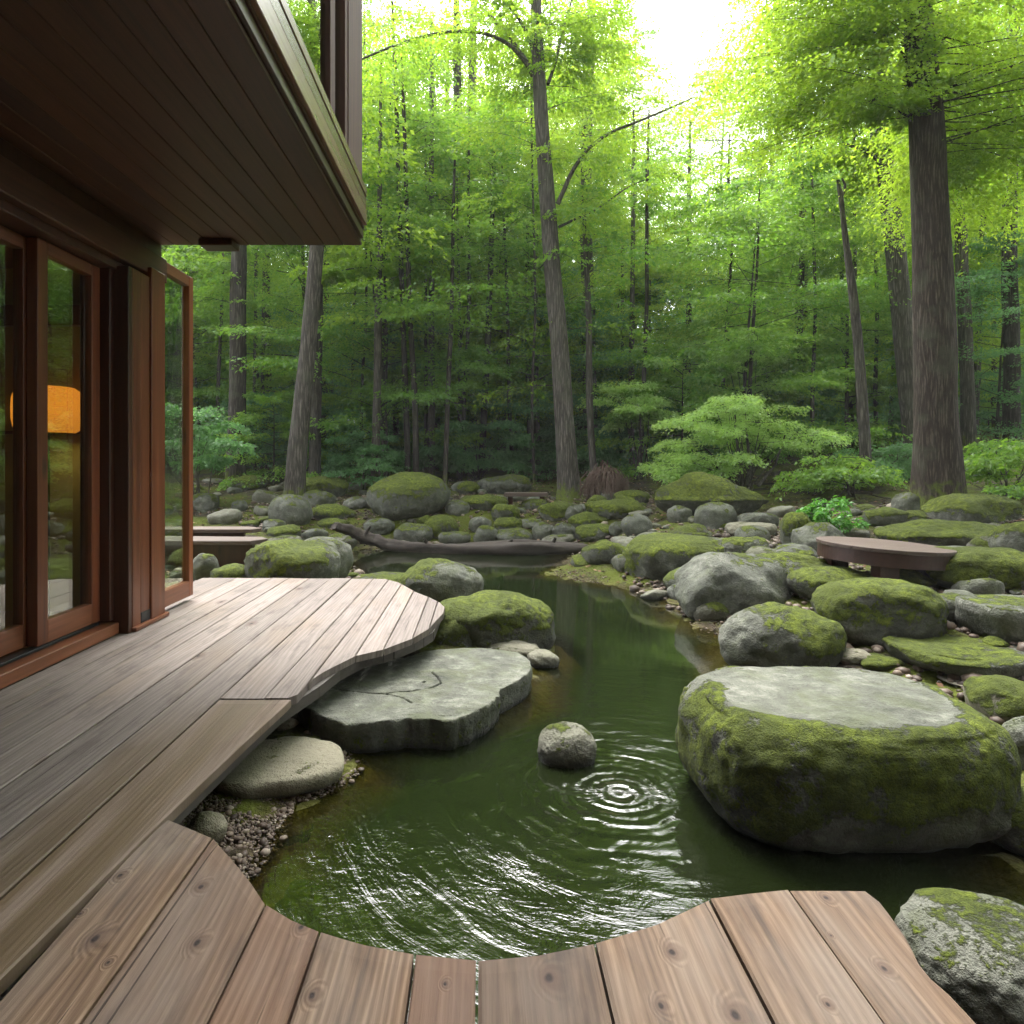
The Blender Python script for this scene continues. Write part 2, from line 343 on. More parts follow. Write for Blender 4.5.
M = {}
M['rock'] = mat_rock(); M['ground'] = mat_ground(); M['water'] = mat_water(); M['glass'] = mat_glass()
M['deck'] = mat_deck('weathered_deck_boards', False); M['deck2'] = mat_deck('brown_deck_boards', True)
M['bark'] = mat_bark('grey_brown_bark', (0.060, 0.053, 0.045), (0.165, 0.148, 0.125))
M['barkT'] = mat_bark('furrowed_bark', (0.040, 0.030, 0.023), (0.130, 0.106, 0.087), 1.25, 0.035)
M['barkD'] = mat_bark('dark_bark', (0.040, 0.034, 0.028), (0.105, 0.092, 0.077))
M['leafY'] = mat_leaf('yellow_green_leaves', (0.085, 0.180, 0.014), (0.170, 0.275, 0.022), 0.55, (0.50, 0.68, 0.05))
M['leafM'] = mat_leaf('mid_green_leaves', (0.050, 0.140, 0.016), (0.115, 0.225, 0.026), 0.54, (0.38, 0.60, 0.06))
M['leafD'] = mat_leaf('deep_green_leaves', (0.034, 0.105, 0.034), (0.075, 0.170, 0.055), 0.52, (0.22, 0.46, 0.12))
M['leafX'] = mat_leaf('pale_maple_leaves', (0.14, 0.26, 0.055), (0.26, 0.42, 0.11), 0.56, (0.50, 0.70, 0.16))
M['leafB'] = mat_leaf('bright_plant_leaves', (0.03, 0.11, 0.012), (0.075, 0.24, 0.03), 0.4)
M['red'] = mat_wood('red_brown_timber', (0.070, 0.018, 0.007), (0.215, 0.068, 0.027), 2)
M['redh'] = mat_wood('red_brown_rail', (0.09, 0.028, 0.012), (0.25, 0.092, 0.042), 1)
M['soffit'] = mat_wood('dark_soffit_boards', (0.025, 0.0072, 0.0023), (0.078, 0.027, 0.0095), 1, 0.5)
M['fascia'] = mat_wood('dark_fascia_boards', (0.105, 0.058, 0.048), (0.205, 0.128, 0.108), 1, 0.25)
M['dark'] = mat_wood('dark_stained_timber', (0.024, 0.008, 0.004), (0.065, 0.022, 0.011), 2, 0.4)
M['upost'] = mat_wood('upper_post_timber', (0.045, 0.019, 0.012), (0.11, 0.052, 0.034), 2, 0.8)
M['plaster'] = mat_plain('olive_plaster', (0.26, 0.23, 0.08), 0.8)
M['floorin'] = mat_plain('interior_floor', (0.10, 0.06, 0.035), 0.4)
M['metal'] = mat_plain('dark_track_metal', (0.04, 0.045, 0.05), 0.35, 0.8)
M['copper'] = mat_plain('copper', (0.55, 0.22, 0.08), 0.35, 0.9)
M['table'] = mat_wood('red_brown_table_boards', (0.042, 0.026, 0.019), (0.105, 0.074, 0.060), 0, 0.6)
M['tablerim'] = mat_wood('dark_red_rim', (0.016, 0.006, 0.005), (0.042, 0.016, 0.012), 0, 0.45)
M['log'] = mat_wood('weathered_log', (0.016, 0.012, 0.009), (0.085, 0.068, 0.055), 0, 0.9)
M['edge'] = mat_wood('dark_weathered_edge', (0.022, 0.018, 0.014), (0.06, 0.05, 0.042), 1, 0.7)
M['twig'] = mat_plain('dry_twigs', (0.085, 0.055, 0.040), 0.85)
M['litter'] = mat_plain('dry_leaves', (0.15, 0.075, 0.04), 0.85)
M['pebble'] = mat_plain('small_gravel', (0.16, 0.13, 0.105), 0.7)
# ------------------------------------------------------------------ ground, pond bed, water
WZ = -0.35
POND = [at(px, py, WZ) for px, py in [(1010, 862), (985, 770), (905, 712), (745, 690), (728, 672), (738, 640), (690, 624), (672, 602), (632, 588),
        (580, 580), (548, 574), (566, 562), (580, 550), (480, 546), (400, 546), (352, 549), (340, 560), (352, 572), (400, 588), (470, 604), (535, 640), (548, 655),
        (527, 672), (520, 700), (400, 738), (335, 745), (345, 775), (305, 795), (268, 815), (238, 868)]]
POND = [(p.x, p.y) for p in POND] + [(-0.92, 1.9), (-0.9, 0.2), (2.6, 0.2), (2.4, 1.9)]
PA = np.array(POND); PB = np.roll(PA, -1, axis=0)
def pond_d(x, y):
    """signed distance to the shore: positive on land"""
    x = np.asarray(x, float); y = np.asarray(y, float)
    best = np.full(x.shape, 1e9); ins = np.zeros(x.shape, bool)
    for (ax, ay), (bx, by) in zip(PA, PB):
        dx, dy = bx - ax, by - ay
        t = np.clip(((x-ax)*dx + (y-ay)*dy) / (dx*dx + dy*dy + 1e-12), 0, 1)
        best = np.minimum(best, np.hypot(x - ax - t*dx, y - ay - t*dy))
        c = (ay > y) != (by > y)
        ins ^= c & (x < (bx-ax) * (y-ay) / (by-ay + 1e-12) + ax)
    return np.where(ins, -best, best)
def npsst(a, b, x):
    t = np.clip((x-a)/(b-a), 0, 1); return t*t*(3-2*t)
def ground(x, y):
    x = np.asarray(x, float); y = np.asarray(y, float)
    d = pond_d(x, y)
    tgt = np.interp(y, [-5, 2, 4, 7, 9, 11, 13, 15, 20, 30, 70], [-.33, -.31, -.26, -.2, -.15, -.05, .2, .42, .72, 1.2, 3.2])
    tgt = tgt + np.clip(0.085*(x-1.5), 0, 1.2) * npsst(2.5, 6, y) + np.clip(0.03*(-3-x), 0, 0.5) * npsst(5, 9, y)
    tgt = tgt + 0.05*np.sin(x*1.3+y*0.7)*np.sin(y*1.1-x*0.5)*npsst(9, 14, y)
    land = WZ + (tgt - WZ) * npsst(0, 1.3, d) + 0.025*npsst(0, .15, d)
    left = npsst(-0.3, -0.8, x) * npsst(3.6, 2.8, y)
    bed = WZ - (0.62 - 0.30*left) * npsst(0, 0.9, -d)
    return np.where(d > 0, land, bed)
def g1(x, y): return float(ground(np.array([x]), np.array([y]))[0])
YS = np.concatenate([np.arange(1.2, 12, 0.05), np.arange(12, 60, 0.1)])
def hit(px, py):
    """where the sight line through a photo pixel meets the ground"""
    xs = (px - CX) / F * YS; zs = CAMZ - (py - HY) / F * YS
    gz = np.maximum(ground(xs, YS), WZ)
    k = np.argmax(zs <= gz)
    if not (zs <= gz).any(): k = len(YS) - 1
    return Vector((xs[k], YS[k], gz[k]))

gx = np.concatenate([np.arange(-60, -8, 2.0), np.arange(-8, 8, 0.09), np.arange(8, 61, 2.0)])
gy = np.concatenate([np.arange(-30, -1, 2.0), np.arange(-1, 14, 0.09), np.arange(14, 30, 0.5), np.arange(30, 120, 3.0)])
XX, YY = np.meshgrid(gx, gy); ZZ = ground(XX, YY)
rs = np.random.RandomState(3)
ZZ = ZZ + np.where((np.abs(XX) < 9) & (YY < 16), rs.normal(0, 0.012, ZZ.shape), 0) - np.where((YY < -1.0), 0.0, 0)
nx, ny = len(gx), len(gy)
me = bpy.data.meshes.new('forest_ground')
idx = np.arange(nx*ny).reshape(ny, nx)
q = np.stack([idx[:-1, :-1], idx[:-1, 1:], idx[1:, 1:], idx[1:, :-1]], -1).reshape(-1, 4)
me.from_pydata(np.stack([XX, YY, ZZ], -1).reshape(-1, 3).tolist(), [], q.tolist())
me.polygons.foreach_set('use_smooth', [True]*len(me.polygons))
tag(link('ground', me, M['ground']), kind='structure')

wx = np.arange(-3.2, 4.2, 0.07); wy = np.arange(-0.6, 12.6, 0.07)
XX, YY = np.meshgrid(wx, wy); D = WZ - ground(XX, YY)
nx, ny = len(wx), len(wy)
idx = np.arange(nx*ny).reshape(ny, nx)
q = np.stack([idx[:-1, :-1], idx[:-1, 1:], idx[1:, 1:], idx[1:, :-1]], -1).reshape(-1, 4)
keep = (pond_d(XX, YY) < 0.16).reshape(-1)[q].any(1)
q = q[keep]; used = np.unique(q); remap = -np.ones(nx*ny, int); remap[used] = np.arange(len(used))
co = np.stack([XX, YY, np.full_like(XX, WZ)], -1).reshape(-1, 3)[used]
me = bpy.data.meshes.new('pond_water'); me.from_pydata(co.tolist(), [], remap[q].tolist())
a = me.attributes.new('depth', 'FLOAT', 'POINT'); a.data.foreach_set('value', np.clip(D.reshape(-1)[used], 0, 1))
tag(link('pond_water', me, M['water']), kind='structure')

# ------------------------------------------------------------------ decks
def interp(pts):
    xs = [p[0] for p in pts]; ys = [p[1] for p in pts]
    return lambda v: float(np.interp(v, xs, ys))
def plank(mb, xa, xb, y0, y1, z, pid, th=0.042, nv=40, stain=None, xr=None, nu=5):
    """one board with eased edges: y0(x), y1(x) are its end lines, xr(y) an optional cut right side"""
    top = []; vs = []; fs = []; st = []
    us = [0, 0.03, 0.25, 0.5, 0.75, 0.97, 1]; nu = len(us)
    for j in range(nv + 1):
        for i, u in enumerate(us):
            x = xa + u * (xb - xa)
            y = y0(x) + (y1(x) - y0(x)) * j / nv
            if xr: x = xa + u * (min(xb + 9, xr(y)) - xa)
            e = -0.004 if i in (0, nu-1) or j in (0, nv) else 0.0
            zz = z + e + 0.0025 * nz((x*3, y*0.5, pid*10), 1.0) + 0.006*(nz((pid*50, y*0.25, 1), 1.0))
            vs.append((x, y, zz)); st.append(stain(x, y) if stain else 0.0)
    n = len(vs)
    for j in range(nv):
        for i in range(nu - 1): fs.append((j*nu+i, j*nu+i+1, (j+1)*nu+i+1, (j+1)*nu+i))
    loop = [i for i in range(nu)] + [j*nu+nu-1 for j in range(1, nv+1)] + [nv*nu+i for i in range(nu-2, -1, -1)] + [j*nu for j in range(nv-1, 0, -1)]
    for k in loop: vs.append((vs[k][0], vs[k][1], z - th)); st.append(st[k])
    L = len(loop)
    for k in range(L):
        a_, b_ = loop[k], loop[(k+1) % L]
        fs.append((a_, n+k, n+(k+1) % L, b_))
    fs.append(tuple(reversed(range(n, n+L))))
    mb.add(vs, fs, pid=pid, stain=st)
rng = random.Random(5)
NEAR = -1.2
far = interp([(-3.2, 6.2), (-1.8, 6.17), (-0.9, 6.13), (-0.75, 5.95), (-0.57, 5.55), (-0.42, 5.3), (-0.33, 5.12), (-0.285, 4.95)])
near = interp([(-0.9, 3.056), (-0.87, 3.056), (-0.85, 3.38), (-0.715, 3.72), (-0.57, 3.85), (-0.42, 4.1), (-0.345, 4.32), (-0.28, 4.72)])
edge_x = interp([(NEAR, -1.045), (1.4, -1.028), (2.0, -0.985), (2.6, -0.93), (3.0, -0.885), (3.25, -0.87)])
deck = empty('terrace_deck', (-1.4, 3.5, 0), 'weathered grey timber terrace beside the glass doors with a curved end', 'deck')
mb = MB()
bnd = [-2.62, -2.30, -2.12, -1.965, -1.80, -1.61, -1.405, -1.215, -1.008, -0.86, -0.715, -0.575, -0.43, -0.345, -0.275]
for i in range(len(bnd) - 1):
    xa, xb = bnd[i] + 0.003, bnd[i+1] - 0.003
    pid = rng.random()
    if i < 7:
        fy = (lambda x: NEAR)
        stf = (lambda x, y: sst(3.2, 2.4, y) * 0.75 * sst(-1.5, -1.3, x)) if i == 6 else None
        plank(mb, xa, xb, fy, far, 0.0, pid, nv=50, stain=stf)
    elif i == 7:   # the wide stained board with the cut side
        plank(mb, xa, -1.006, (lambda x: NEAR), (lambda x: 3.05), 0.0, 0.43, nv=70, stain=lambda x, y: sst(3.3, 2.9, y), xr=edge_x)
        plank(mb, xa, xb, (lambda x: 3.056), far, 0.0, 0.12, nv=30)
    else:
        plank(mb, xa, xb, near, far, 0.0, pid, nv=30)
mb.build('decking', M['deck'], deck)
# dark joist board under the cut edge
mb = MB()
pts = [(edge_x(y) - 0.07, y) for y in np.arange(1.0, 3.1, 0.1)] + [(x, near(x) + 0.12) for x in np.arange(-0.86, -0.33, 0.05)] + [(x, far(x) - 0.08) for x in np.arange(-0.34, -2.3, -0.1)]
for (x0, y0), (x1, y1) in zip(pts, pts[1:]):
    mb.add([(x0, y0, -.043), (x1, y1, -.043), (x1, y1, -.10), (x0, y0, -.10)], [(0, 1, 2, 3)], pid=0.3)
me = mb.mesh('rim_joist', False, deck.location)
o = link('rim_joist', me, M['edge'], deck); sm = o.modifiers.new('s', 'SOLIDIFY'); sm.thickness = 0.04
for x, y in [(-1.25, 2.9), (-0.7, 4.6), (-1.25, 1.6), (-1.6, 5.9), (-0.8, 5.6)]:
    mb = MB(); mb.box(x-.05, x+.05, y-.05, y+.05, -0.75, -0.046); mb.build('post_stub', M['edge'], deck)

front = empty('front_deck', (0, 0.6, 0), 'brown knotty board platform with a scalloped edge over the near pond', 'deck')
Z2 = -0.018
ends = [(165, 817), (213, 837), (246, 874), (266, 904), (292, 920), (319, 931), (360, 944), (414, 954), (477, 960), (540, 954), (596, 942), (655, 924), (710, 898), (750, 893), (789, 889), (866, 888)]
fe = [at(px, py, Z2) for px, py in ends]
end_y = interp([(-1.2, fe[0].y + 0.01)] + [(p.x, p.y) for p in fe] + [(1.2, fe[-1].y)])
xb_ = [-1.02, -0.80, -0.546, -0.385, -0.152, -0.011, 0.262, 0.58, 0.80]
mb = MB()
for i in range(len(xb_) - 1):
    g = 0.0032
    pid = [0.97, 0.21, 0.36, 0.52, 0.63, 0.08, 0.44, 0.28][i]
    if i == 0:
        plank(mb, -1.0, xb_[1]-g, lambda x: NEAR, end_y, Z2, pid, nv=60, xr=None)
        # a sliver that follows the seam
    else:
        plank(mb, xb_[i]+g, xb_[i+1]-g, lambda x: NEAR, end_y, Z2, pid, nv=60)
rp = [at(px, py, Z2) for px, py in [(866, 889), (881, 900), (899, 925), (908, 938), (922, 968), (950, 992), (980, 1024), (1040, 1100)]]
rx = interp([(-2, 1.32)] + [(p.y, p.x) for p in reversed(rp)])
plank(mb, 0.8045, 1.0, lambda x: NEAR, lambda x: fe[-1].y, Z2, 0.57, nv=70, xr=rx)
mb.build('decking', M['deck2'], front)
for y0, y1 in ((0.9, 0.96), (-0.2, -0.14)):
    mb = MB(); mb.box(-1.0, 0.98, y0, y1, -0.22, Z2 - 0.046, pid=0.5); mb.build('joist', M['edge'], front)
for x in (-0.7, 0.1, 0.75):
    mb = MB(); mb.box(x-.05, x+.05, .88, .98, -1.0, -0.225); mb.build('post_stub', M['edge'], front)

# ------------------------------------------------------------------ house
house = empty('wooden_house', (-2.4, 4.0, 0), 'dark timber house with glass doors and a deep boarded overhang', 'house')
def hbox(name, boxes, mat, bevel=0.004, parent=None):
    for b in boxes:
        m = MB(); m.box(*b, pid=random.Random(str(b)).random()); o = m.build(name, M[mat], parent or house, bevel=bevel)
    return o
GX = -2.42
YN = -3.2
# sill step and track
hbox('door_sill', [(-2.62, -2.292, YN, 4.17, 0.006, 0.075)], 'redh')
hbox('sliding_track', [(-2.44, -2.375, YN, 4.10, 0.077, 0.093)], 'metal', 0.002)
# doors: each leaf an empty part that holds its stiles, rails and pane
OFF = (2.4, -4.0, 0)
def sub(name, box, mat, parent, bevel=.003):
    m = MB(); m.box(*box, pid=random.Random(str(box)).random()); o = m.build(name, M[mat], None, bevel=bevel); o.parent = parent; o.location = OFF; return o
def part_frame(name):
    o = bpy.data.objects.new(name, None); COL.objects.link(o); o.parent = house; o.empty_display_size = .1; return o
def door(y0, y1, x):
    st = 0.085; z0, z1 = 0.094, 2.30; d = part_frame('sliding_door')
    sub('stile', (x-.03, x+.03, y0, y0+st, z0, z1), 'red', d); sub('stile', (x-.03, x+.03, y1-st, y1, z0, z1), 'red', d)
    sub('rail', (x-.029, x+.029, y0+st, y1-st, z0, z0+.125), 'redh', d); sub('rail', (x-.029, x+.029, y0+st, y1-st, z1-.07, z1), 'redh', d)
    sub('pane', (x-.006, x+.006, y0+st-.005, y1-st+.005, z0+.12, z1-.065), 'glass', d, 0)
door(3.55, 4.13, GX); door(2.26, 3.62, GX-.065); door(0.9, 2.30, GX); door(-0.5, 0.95, GX-.065); door(-1.9, -0.45, GX)
# jamb, corner post, boards, trim
hbox('door_jamb', [(-2.50, -2.33, 4.135, 4.20, 0.09, 2.32), (-2.56, -2.36, 4.20, 4.27, 0.02, 2.32)], 'dark')
hbox('corner_post', [(-2.52, -2.235, 4.175, 4.215, 0.0, 2.33)], 'dark', 0.004)
hbox('post_boards', [(-2.45, -2.232, 4.217, 4.32, 0.0, 2.33), (-2.45, -2.235, 4.323, 4.44, 0.05, 2.33)], 'red', 0.004)
hbox('corner_trim', [(-2.52, -2.222, 4.443, 4.63, 0.0, 2.40)], 'red', 0.005)
hbox('base_trim', [(-2.4, -2.205, 4.21, 4.66, 0.003, 0.03)], 'redh', 0.004)
hbox('header_beam', [(-2.62, -2.25, YN, 4.72, 2.36, 2.53)], 'soffit', 0.006)
hbox('door_head', [(-2.62, -2.31, YN, 4.70, 2.305, 2.358)], 'dark', 0.004)
hbox('base_plate', [(-2.45, -2.231, 4.325, 4.44, 0.031, 0.10)], 'metal', 0.002)
hbox('upper_wall', [(-2.62, -2.30, YN, 4.74, 2.532, 2.645)], 'dark', 0.004)
hbox('end_wall', [(-7.0, -2.46, 4.56, 4.72, -0.3, 2.6)], 'plaster', 0.0)
hbox('back_wall', [(-7.15, -7.002, YN, 4.72, -0.3, 2.6)], 'plaster', 0.0)
hbox('wall_beam', [(-6.98, -2.50, 4.50, 4.556, 2.02, 2.16)], 'soffit', 0.004)
hbox('wall_dado', [(-6.98, -2.50, 4.53, 4.556, 1.28, 1.30)], 'soffit', 0.002)
hbox('interior_floor', [(-7.0, -2.46, YN, 4.55, -0.02, 0.06)], 'floorin', 0.0)
hbox('interior_ceiling', [(-7.0, -2.64, YN, 4.55, 2.42, 2.5)], 'soffit', 0.0)
# glazed screen beyond the corner
sc_ = part_frame('side_screen')
for y0, y1 in ((4.632, 4.69), (5.13, 5.20)): sub('stile', (-2.335, -2.275, y0, y1, 0.04, 2.53), 'red', sc_, .004)
for z0, z1 in ((.04, .16), (2.45, 2.53)): sub('rail', (-2.334, -2.276, 4.69, 5.13, z0, z1), 'redh', sc_)
sub('pane', (-2.309, -2.301, 4.688, 5.132, 0.158, 2.452), 'glass', sc_, 0)
# overhang: soffit boards, stepped fascia, upper storey glazing
ES = 4.76
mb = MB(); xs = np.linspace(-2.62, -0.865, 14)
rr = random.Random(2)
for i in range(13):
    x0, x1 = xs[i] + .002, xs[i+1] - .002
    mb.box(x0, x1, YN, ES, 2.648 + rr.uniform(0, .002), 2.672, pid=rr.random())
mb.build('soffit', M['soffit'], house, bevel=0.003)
hbox('soffit_backing', [(-7.1, -0.87, YN, ES - .005, 2.674, 2.78)], 'dark', 0.0)
hbox('soffit_edge', [(-0.99, -0.845, YN, 4.70, 2.676, 2.735), (-0.93, -0.835, YN, 4.68, 2.737, 2.79)], 'dark', 0.003)
hbox('fascia', [(-0.90, -0.812, YN, 4.65, 2.752, 2.862), (-0.90, -0.816, YN, 4.65, 2.867, 2.945), (-0.90, -0.812, YN, 4.65, 2.950, 3.01), (-6.9, -0.905, 4.60, 4.652, 2.79, 3.01)], 'fascia', 0.004)
hbox('upper_floor', [(-7.0, -0.905, YN, 4.59, 2.79, 3.0)], 'dark', 0.0)
uw = part_frame('upper_window')
for x0, x1, y0, y1 in ((-0.90, -0.835, 4.13, 4.60), (-0.93, -0.84, 4.05, 4.127), (-0.91, -0.845, 3.68, 3.80), (-0.91, -0.845, 1.6, 1.72), (-0.91, -0.845, -0.5, -0.38)): sub('mullion', (x0, x1, y0, y1, 3.012, 6.2), 'upost', uw)
for y0, y1 in ((3.80, 4.05), (1.72, 3.68), (-0.38, 1.6)): sub('pane', (-0.882, -0.874, y0, y1, 3.012, 6.15), 'glass', uw, 0)
hbox('upper_end_wall', [(-6.9, -0.94, 4.50, 4.59, 3.012, 6.2)], 'dark', 0.0)
hbox('upper_inner_wall', [(-3.2, -3.1, YN, 4.45, 3.002, 6.2)], 'dark', 0.0)
hbox('roof', [(-7.4, -0.3, YN - .4, 5.2, 6.21, 6.45)], 'dark', 0.01)
hbox('rear_light_blocker', [(-7.0, 7.0, YN - 5, YN - .41, -0.6, 10.5)], 'dark', 0.0)  # unseen mass added behind the camera to keep light off the foreground
hbox('soffit_light_box', [(-1.98, -1.745, 4.60, 4.755, 2.60, 2.646)], 'dark', 0.006)

# lamp inside, with its own light
lc = Vector((-2.815, 4.28, 0))
lamp = empty('floor_lamp', (lc.x, lc.y, 0.061), 'glowing amber shade of the floor lamp behind the glass door', 'lamp')
t = NT('lit_lamp_shade'); zz = t.n('SeparateXYZ', {0: t.n('TexCoord').outputs['Generated']}).outputs[2]
fib = t.noise(t.map(t.obj(), (40, 40, 6)), 1.0, 3)
c = t.mix(fib, (1.0, 0.22, 0.015), (1.0, 0.30, 0.03))
em = t.n('Emission', {'Color': c, 'Strength': t.ramp(zz, [(0.0, 0.03), (0.35, 0.16), (0.7, 0.30), (1.0, 0.42)])}); tr = t.n('BsdfTranslucent', {'Color': (0.50, 0.24, 0.055)})
M['shade'] = t.done(t.n('MixShader', {0: 0.35, 1: em.outputs[0], 2: tr.outputs[0]}).outputs[0])
mb = MB()
prof = [(0.150, 1.275), (0.185, 1.30), (0.198, 1.36), (0.20, 1.43), (0.196, 1.50), (0.18, 1.548), (0.15, 1.57), (0.06, 1.575)]
n = 40; vs = []; fs = []
for r_, z in prof:
    for k in range(n): vs.append((lc.x + r_*math.cos(k*2*math.pi/n), lc.y + r_*math.sin(k*2*math.pi/n), z))
for i in range(len(prof)-1):
    for k in range(n): fs.append((i*n+k, i*n+(k+1) % n, (i+1)*n+(k+1) % n, (i+1)*n+k))
mb.add(vs, fs); mb.build('lamp_shade', M['shade'], lamp, smooth=True)
mb = MB(); mb.tube([(lc.x, lc.y, .09), (lc.x, lc.y, 1.3)], [.011, .011], 10); mb.build('stem', M['metal'], lamp)
mb = MB(); mb.tube([(lc.x, lc.y, .062), (lc.x, lc.y, .085), (lc.x, lc.y, .09)], [.14, .14, .05], 28); mb.build('lamp_base', M['metal'], lamp)
pl = bpy.data.lights.new('lamp_bulb', 'POINT'); pl.energy = 6.0; pl.color = (1.0, 0.66, 0.32); pl.shadow_soft_size = 0.08
po = bpy.data.objects.new('lamp_bulb', pl); COL.objects.link(po); po.parent = lamp; po.location = (0, 0, 1.41 - .061)
sh = empty('wall_shelf', (-2.98, 4.5, 1.1), 'small round copper dish shelf on the wall below the lamp', 'shelf')
mb = MB(); mb.tube([(-2.98, 4.43, 1.105), (-2.98, 4.43, 1.12), (-2.98, 4.43, 1.135)], [.03, .055, .06], 24); mb.build('dish', M['copper'], sh, smooth=False)
mb = MB(); mb.tube([(-2.98, 4.43, 1.06), (-2.98, 4.43, 1.105)], [.012, .012], 8); mb.box(-2.99, -2.97, 4.43, 4.53, 1.05, 1.066); mb.build('bracket', M['metal'], sh)
# ------------------------------------------------------------------ boulders and stones
def rock_mesh(seed, hx, hy, hz, sub=4, box=0.8, flat=None, mossf=None, cuts=7, rough=1.0, warm=0.0, cutdepth=(0.72, 0.95), lean=(0, 0), taper=0.12, amp=1.0):
    """boulder: a rounded block with worn facets and noise, its centre at the origin; half sizes hx hy hz"""
    bm = bmesh.new(); bmesh.ops.create_icosphere(bm, subdivisions=sub, radius=1.0)
    co = np.array([v.co[:] for v in bm.verts])
    rg = np.random.RandomState(seed)
    p = np.sign(co) * np.abs(co) ** box
    for k in range(cuts):
        n = rg.normal(size=3); n[2] = abs(n[2])*0.8 - 0.1; n /= np.linalg.norm(n)
        d = rg.uniform(*cutdepth) * (1.0 + 0.25*(1-box))
        e = p @ n - d
        soft = np.where(e > 0, e, 0)
        p = p - 0.85 * soft[:, None] * n
    if flat is not None:
        p[:, 2] = np.where(p[:, 2] > flat, flat + (p[:, 2]-flat)*0.06, p[:, 2])
    s = max(hx, hy, hz)
    p[:, :2] *= (1 - taper*np.clip(0.5 - p[:, 2], 0, 1.2)/1.2)[:, None]
    sc = np.array([hx, hy, hz])
    out = p * sc
    out[:, 0] += lean[0]*out[:, 2]; out[:, 1] += lean[1]*out[:, 2]
    for i in range(len(out)):
        v = Vector(out[i]); q = v / s
        d = amp*0.10*noise.noise(q*1.25 + Vector((seed*3.1, 0, 0))) + amp*0.055*noise.noise(q*2.9 + Vector((0, seed*1.7, 0)))
        d += rough*0.030*noise.noise(q*7.5 + Vector((seed, 0, 0))) + rough*0.014*noise.noise(q*19 + Vector((seed, 0, 3)))
        if flat is not None and co[i][2] > 0.6: d *= 0.35
        out[i] += np.array(co[i]) * d * s
    for v, c in zip(bm.verts, out): v.co = c
    # keep the asked-for half sizes
    mn, mx = out.min(0), out.max(0)
    k = 2*sc / (mx - mn); ctr = (mn+mx)/2
    for v in bm.verts: v.co = (np.array(v.co) - ctr) * k
    bm.normal_update()
    mv = []; moved = []
    for v in bm.verts:
        q = v.co
        u = (q.x/hx, q.y/hy, q.z/hz)
        m = mossf(u, v.normal, q, seed) if mossf else 0.0
        mv.append(m)
    for v, m in zip(bm.verts, mv):
        t = sst(0.40, 0.75, m)
        if t > 0: v.co += v.normal * t * min(0.012, 0.03*s) * (0.6 + 0.6*noise.noise(v.co*9))
    me = bpy.data.meshes.new('rock'); bm.to_mesh(me); bm.free()
    me.polygons.foreach_set('use_smooth', [True]*len(me.polygons))
    a = me.attributes.new('moss', 'FLOAT', 'POINT'); a.data.foreach_set('value', mv)
    if warm:
        a = me.attributes.new('warm', 'FLOAT', 'POINT'); a.data.foreach_set('value', [warm]*len(me.vertices))
    me.materials.append(M['rock'])
    return me
def up_moss(amount, side=None, bare=None):
    """moss on what faces up; side=(x,y) shifts it to one flank"""
    def f(u, n, q, seed):
        m = amount + 0.15 + 0.55*(n.z - 0.45) + 0.35*noise.noise(Vector(u)*1.4 + Vector((seed*2.3, 0, 0)))
        if side: m += 0.55*(u[0]*side[0] + u[1]*side[1])
        m -= 0.75*sst(-0.25, -0.8, u[2])
        return m
    return f
def rock(label, x0, x1, yt, yb, base='g', moss=0.3, side=None, dr=0.85, sub=4, seed=None, box=0.87, flat=None, warm=0.0, name='boulder', cuts=7, rot=0.0, sink=0.3, mossf=None, rough=1.0, group=None, cat='rock', Yb=None, lean=(0, 0), cutdepth=(0.80, 1.0), taper=0.12, amp=1.0):
    seed = seed if seed is not None else (abs(hash((x0, yt, x1))) % 9973)
    xc = (x0 + x1) / 2
    if base == 'w': b = at(xc, yb, WZ)
    else: b = hit(xc, yb)
    Y0 = Yb if Yb else b.y
    zb = b.z if base == 'w' or not Yb else g1((xc-CX)/F*Yb, Yb)
    W = (x1 - x0) / F * Y0
    for _ in range(4):
        Yc = Y0 + W*dr*0.42
        W = (x1 - x0) / F * Yc
    topY = Yc if flat is None else Yc + W*dr*0.40
    zt = CAMZ - (yt - HY) / F * topY
    if zt < zb + 0.02: zt = zb + 0.02
    H = zt - zb
    hz = H * (1 + sink) / 2
    me = rock_mesh(seed, W/2, W*dr/2, hz, sub, box, flat, mossf or up_moss(moss, side), cuts, rough, warm, cutdepth, lean, taper, amp)
    me.name = name
    o = link(name, me, M['rock'], None, Vector(((xc - CX)/F*Yc, Yc, zt - hz)))
    o.rotation_euler = (0, 0, rot)
    return tag(o, label, cat, group)

# the big moss-skirted boulder in the pond
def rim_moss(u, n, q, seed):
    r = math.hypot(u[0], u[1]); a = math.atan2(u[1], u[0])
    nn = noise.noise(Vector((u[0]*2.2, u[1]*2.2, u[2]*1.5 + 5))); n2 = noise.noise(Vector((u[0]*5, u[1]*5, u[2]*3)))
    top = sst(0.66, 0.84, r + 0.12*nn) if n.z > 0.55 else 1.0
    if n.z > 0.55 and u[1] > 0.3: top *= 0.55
    low = sst(-0.85, 0.05, u[2] + 0.30*nn + 0.22*math.sin(a*7) * 0.5 + 0.25*u[0]*-1)  # moss skirt continued lower, painting in some of the front's shade
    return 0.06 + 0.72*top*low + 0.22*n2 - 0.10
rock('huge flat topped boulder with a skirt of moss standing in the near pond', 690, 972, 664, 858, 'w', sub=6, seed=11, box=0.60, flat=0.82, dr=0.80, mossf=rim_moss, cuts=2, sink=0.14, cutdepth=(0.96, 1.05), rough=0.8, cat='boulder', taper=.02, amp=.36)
rock('grey stone rounded at the top poking out of the rippling water', 537, 596, 725, 768, 'w', 0.06, dr=0.9, sub=5, seed=21, cuts=2, amp=.7, sink=0.6, cat='stone', name='stone', box=0.95, warm=0.25)
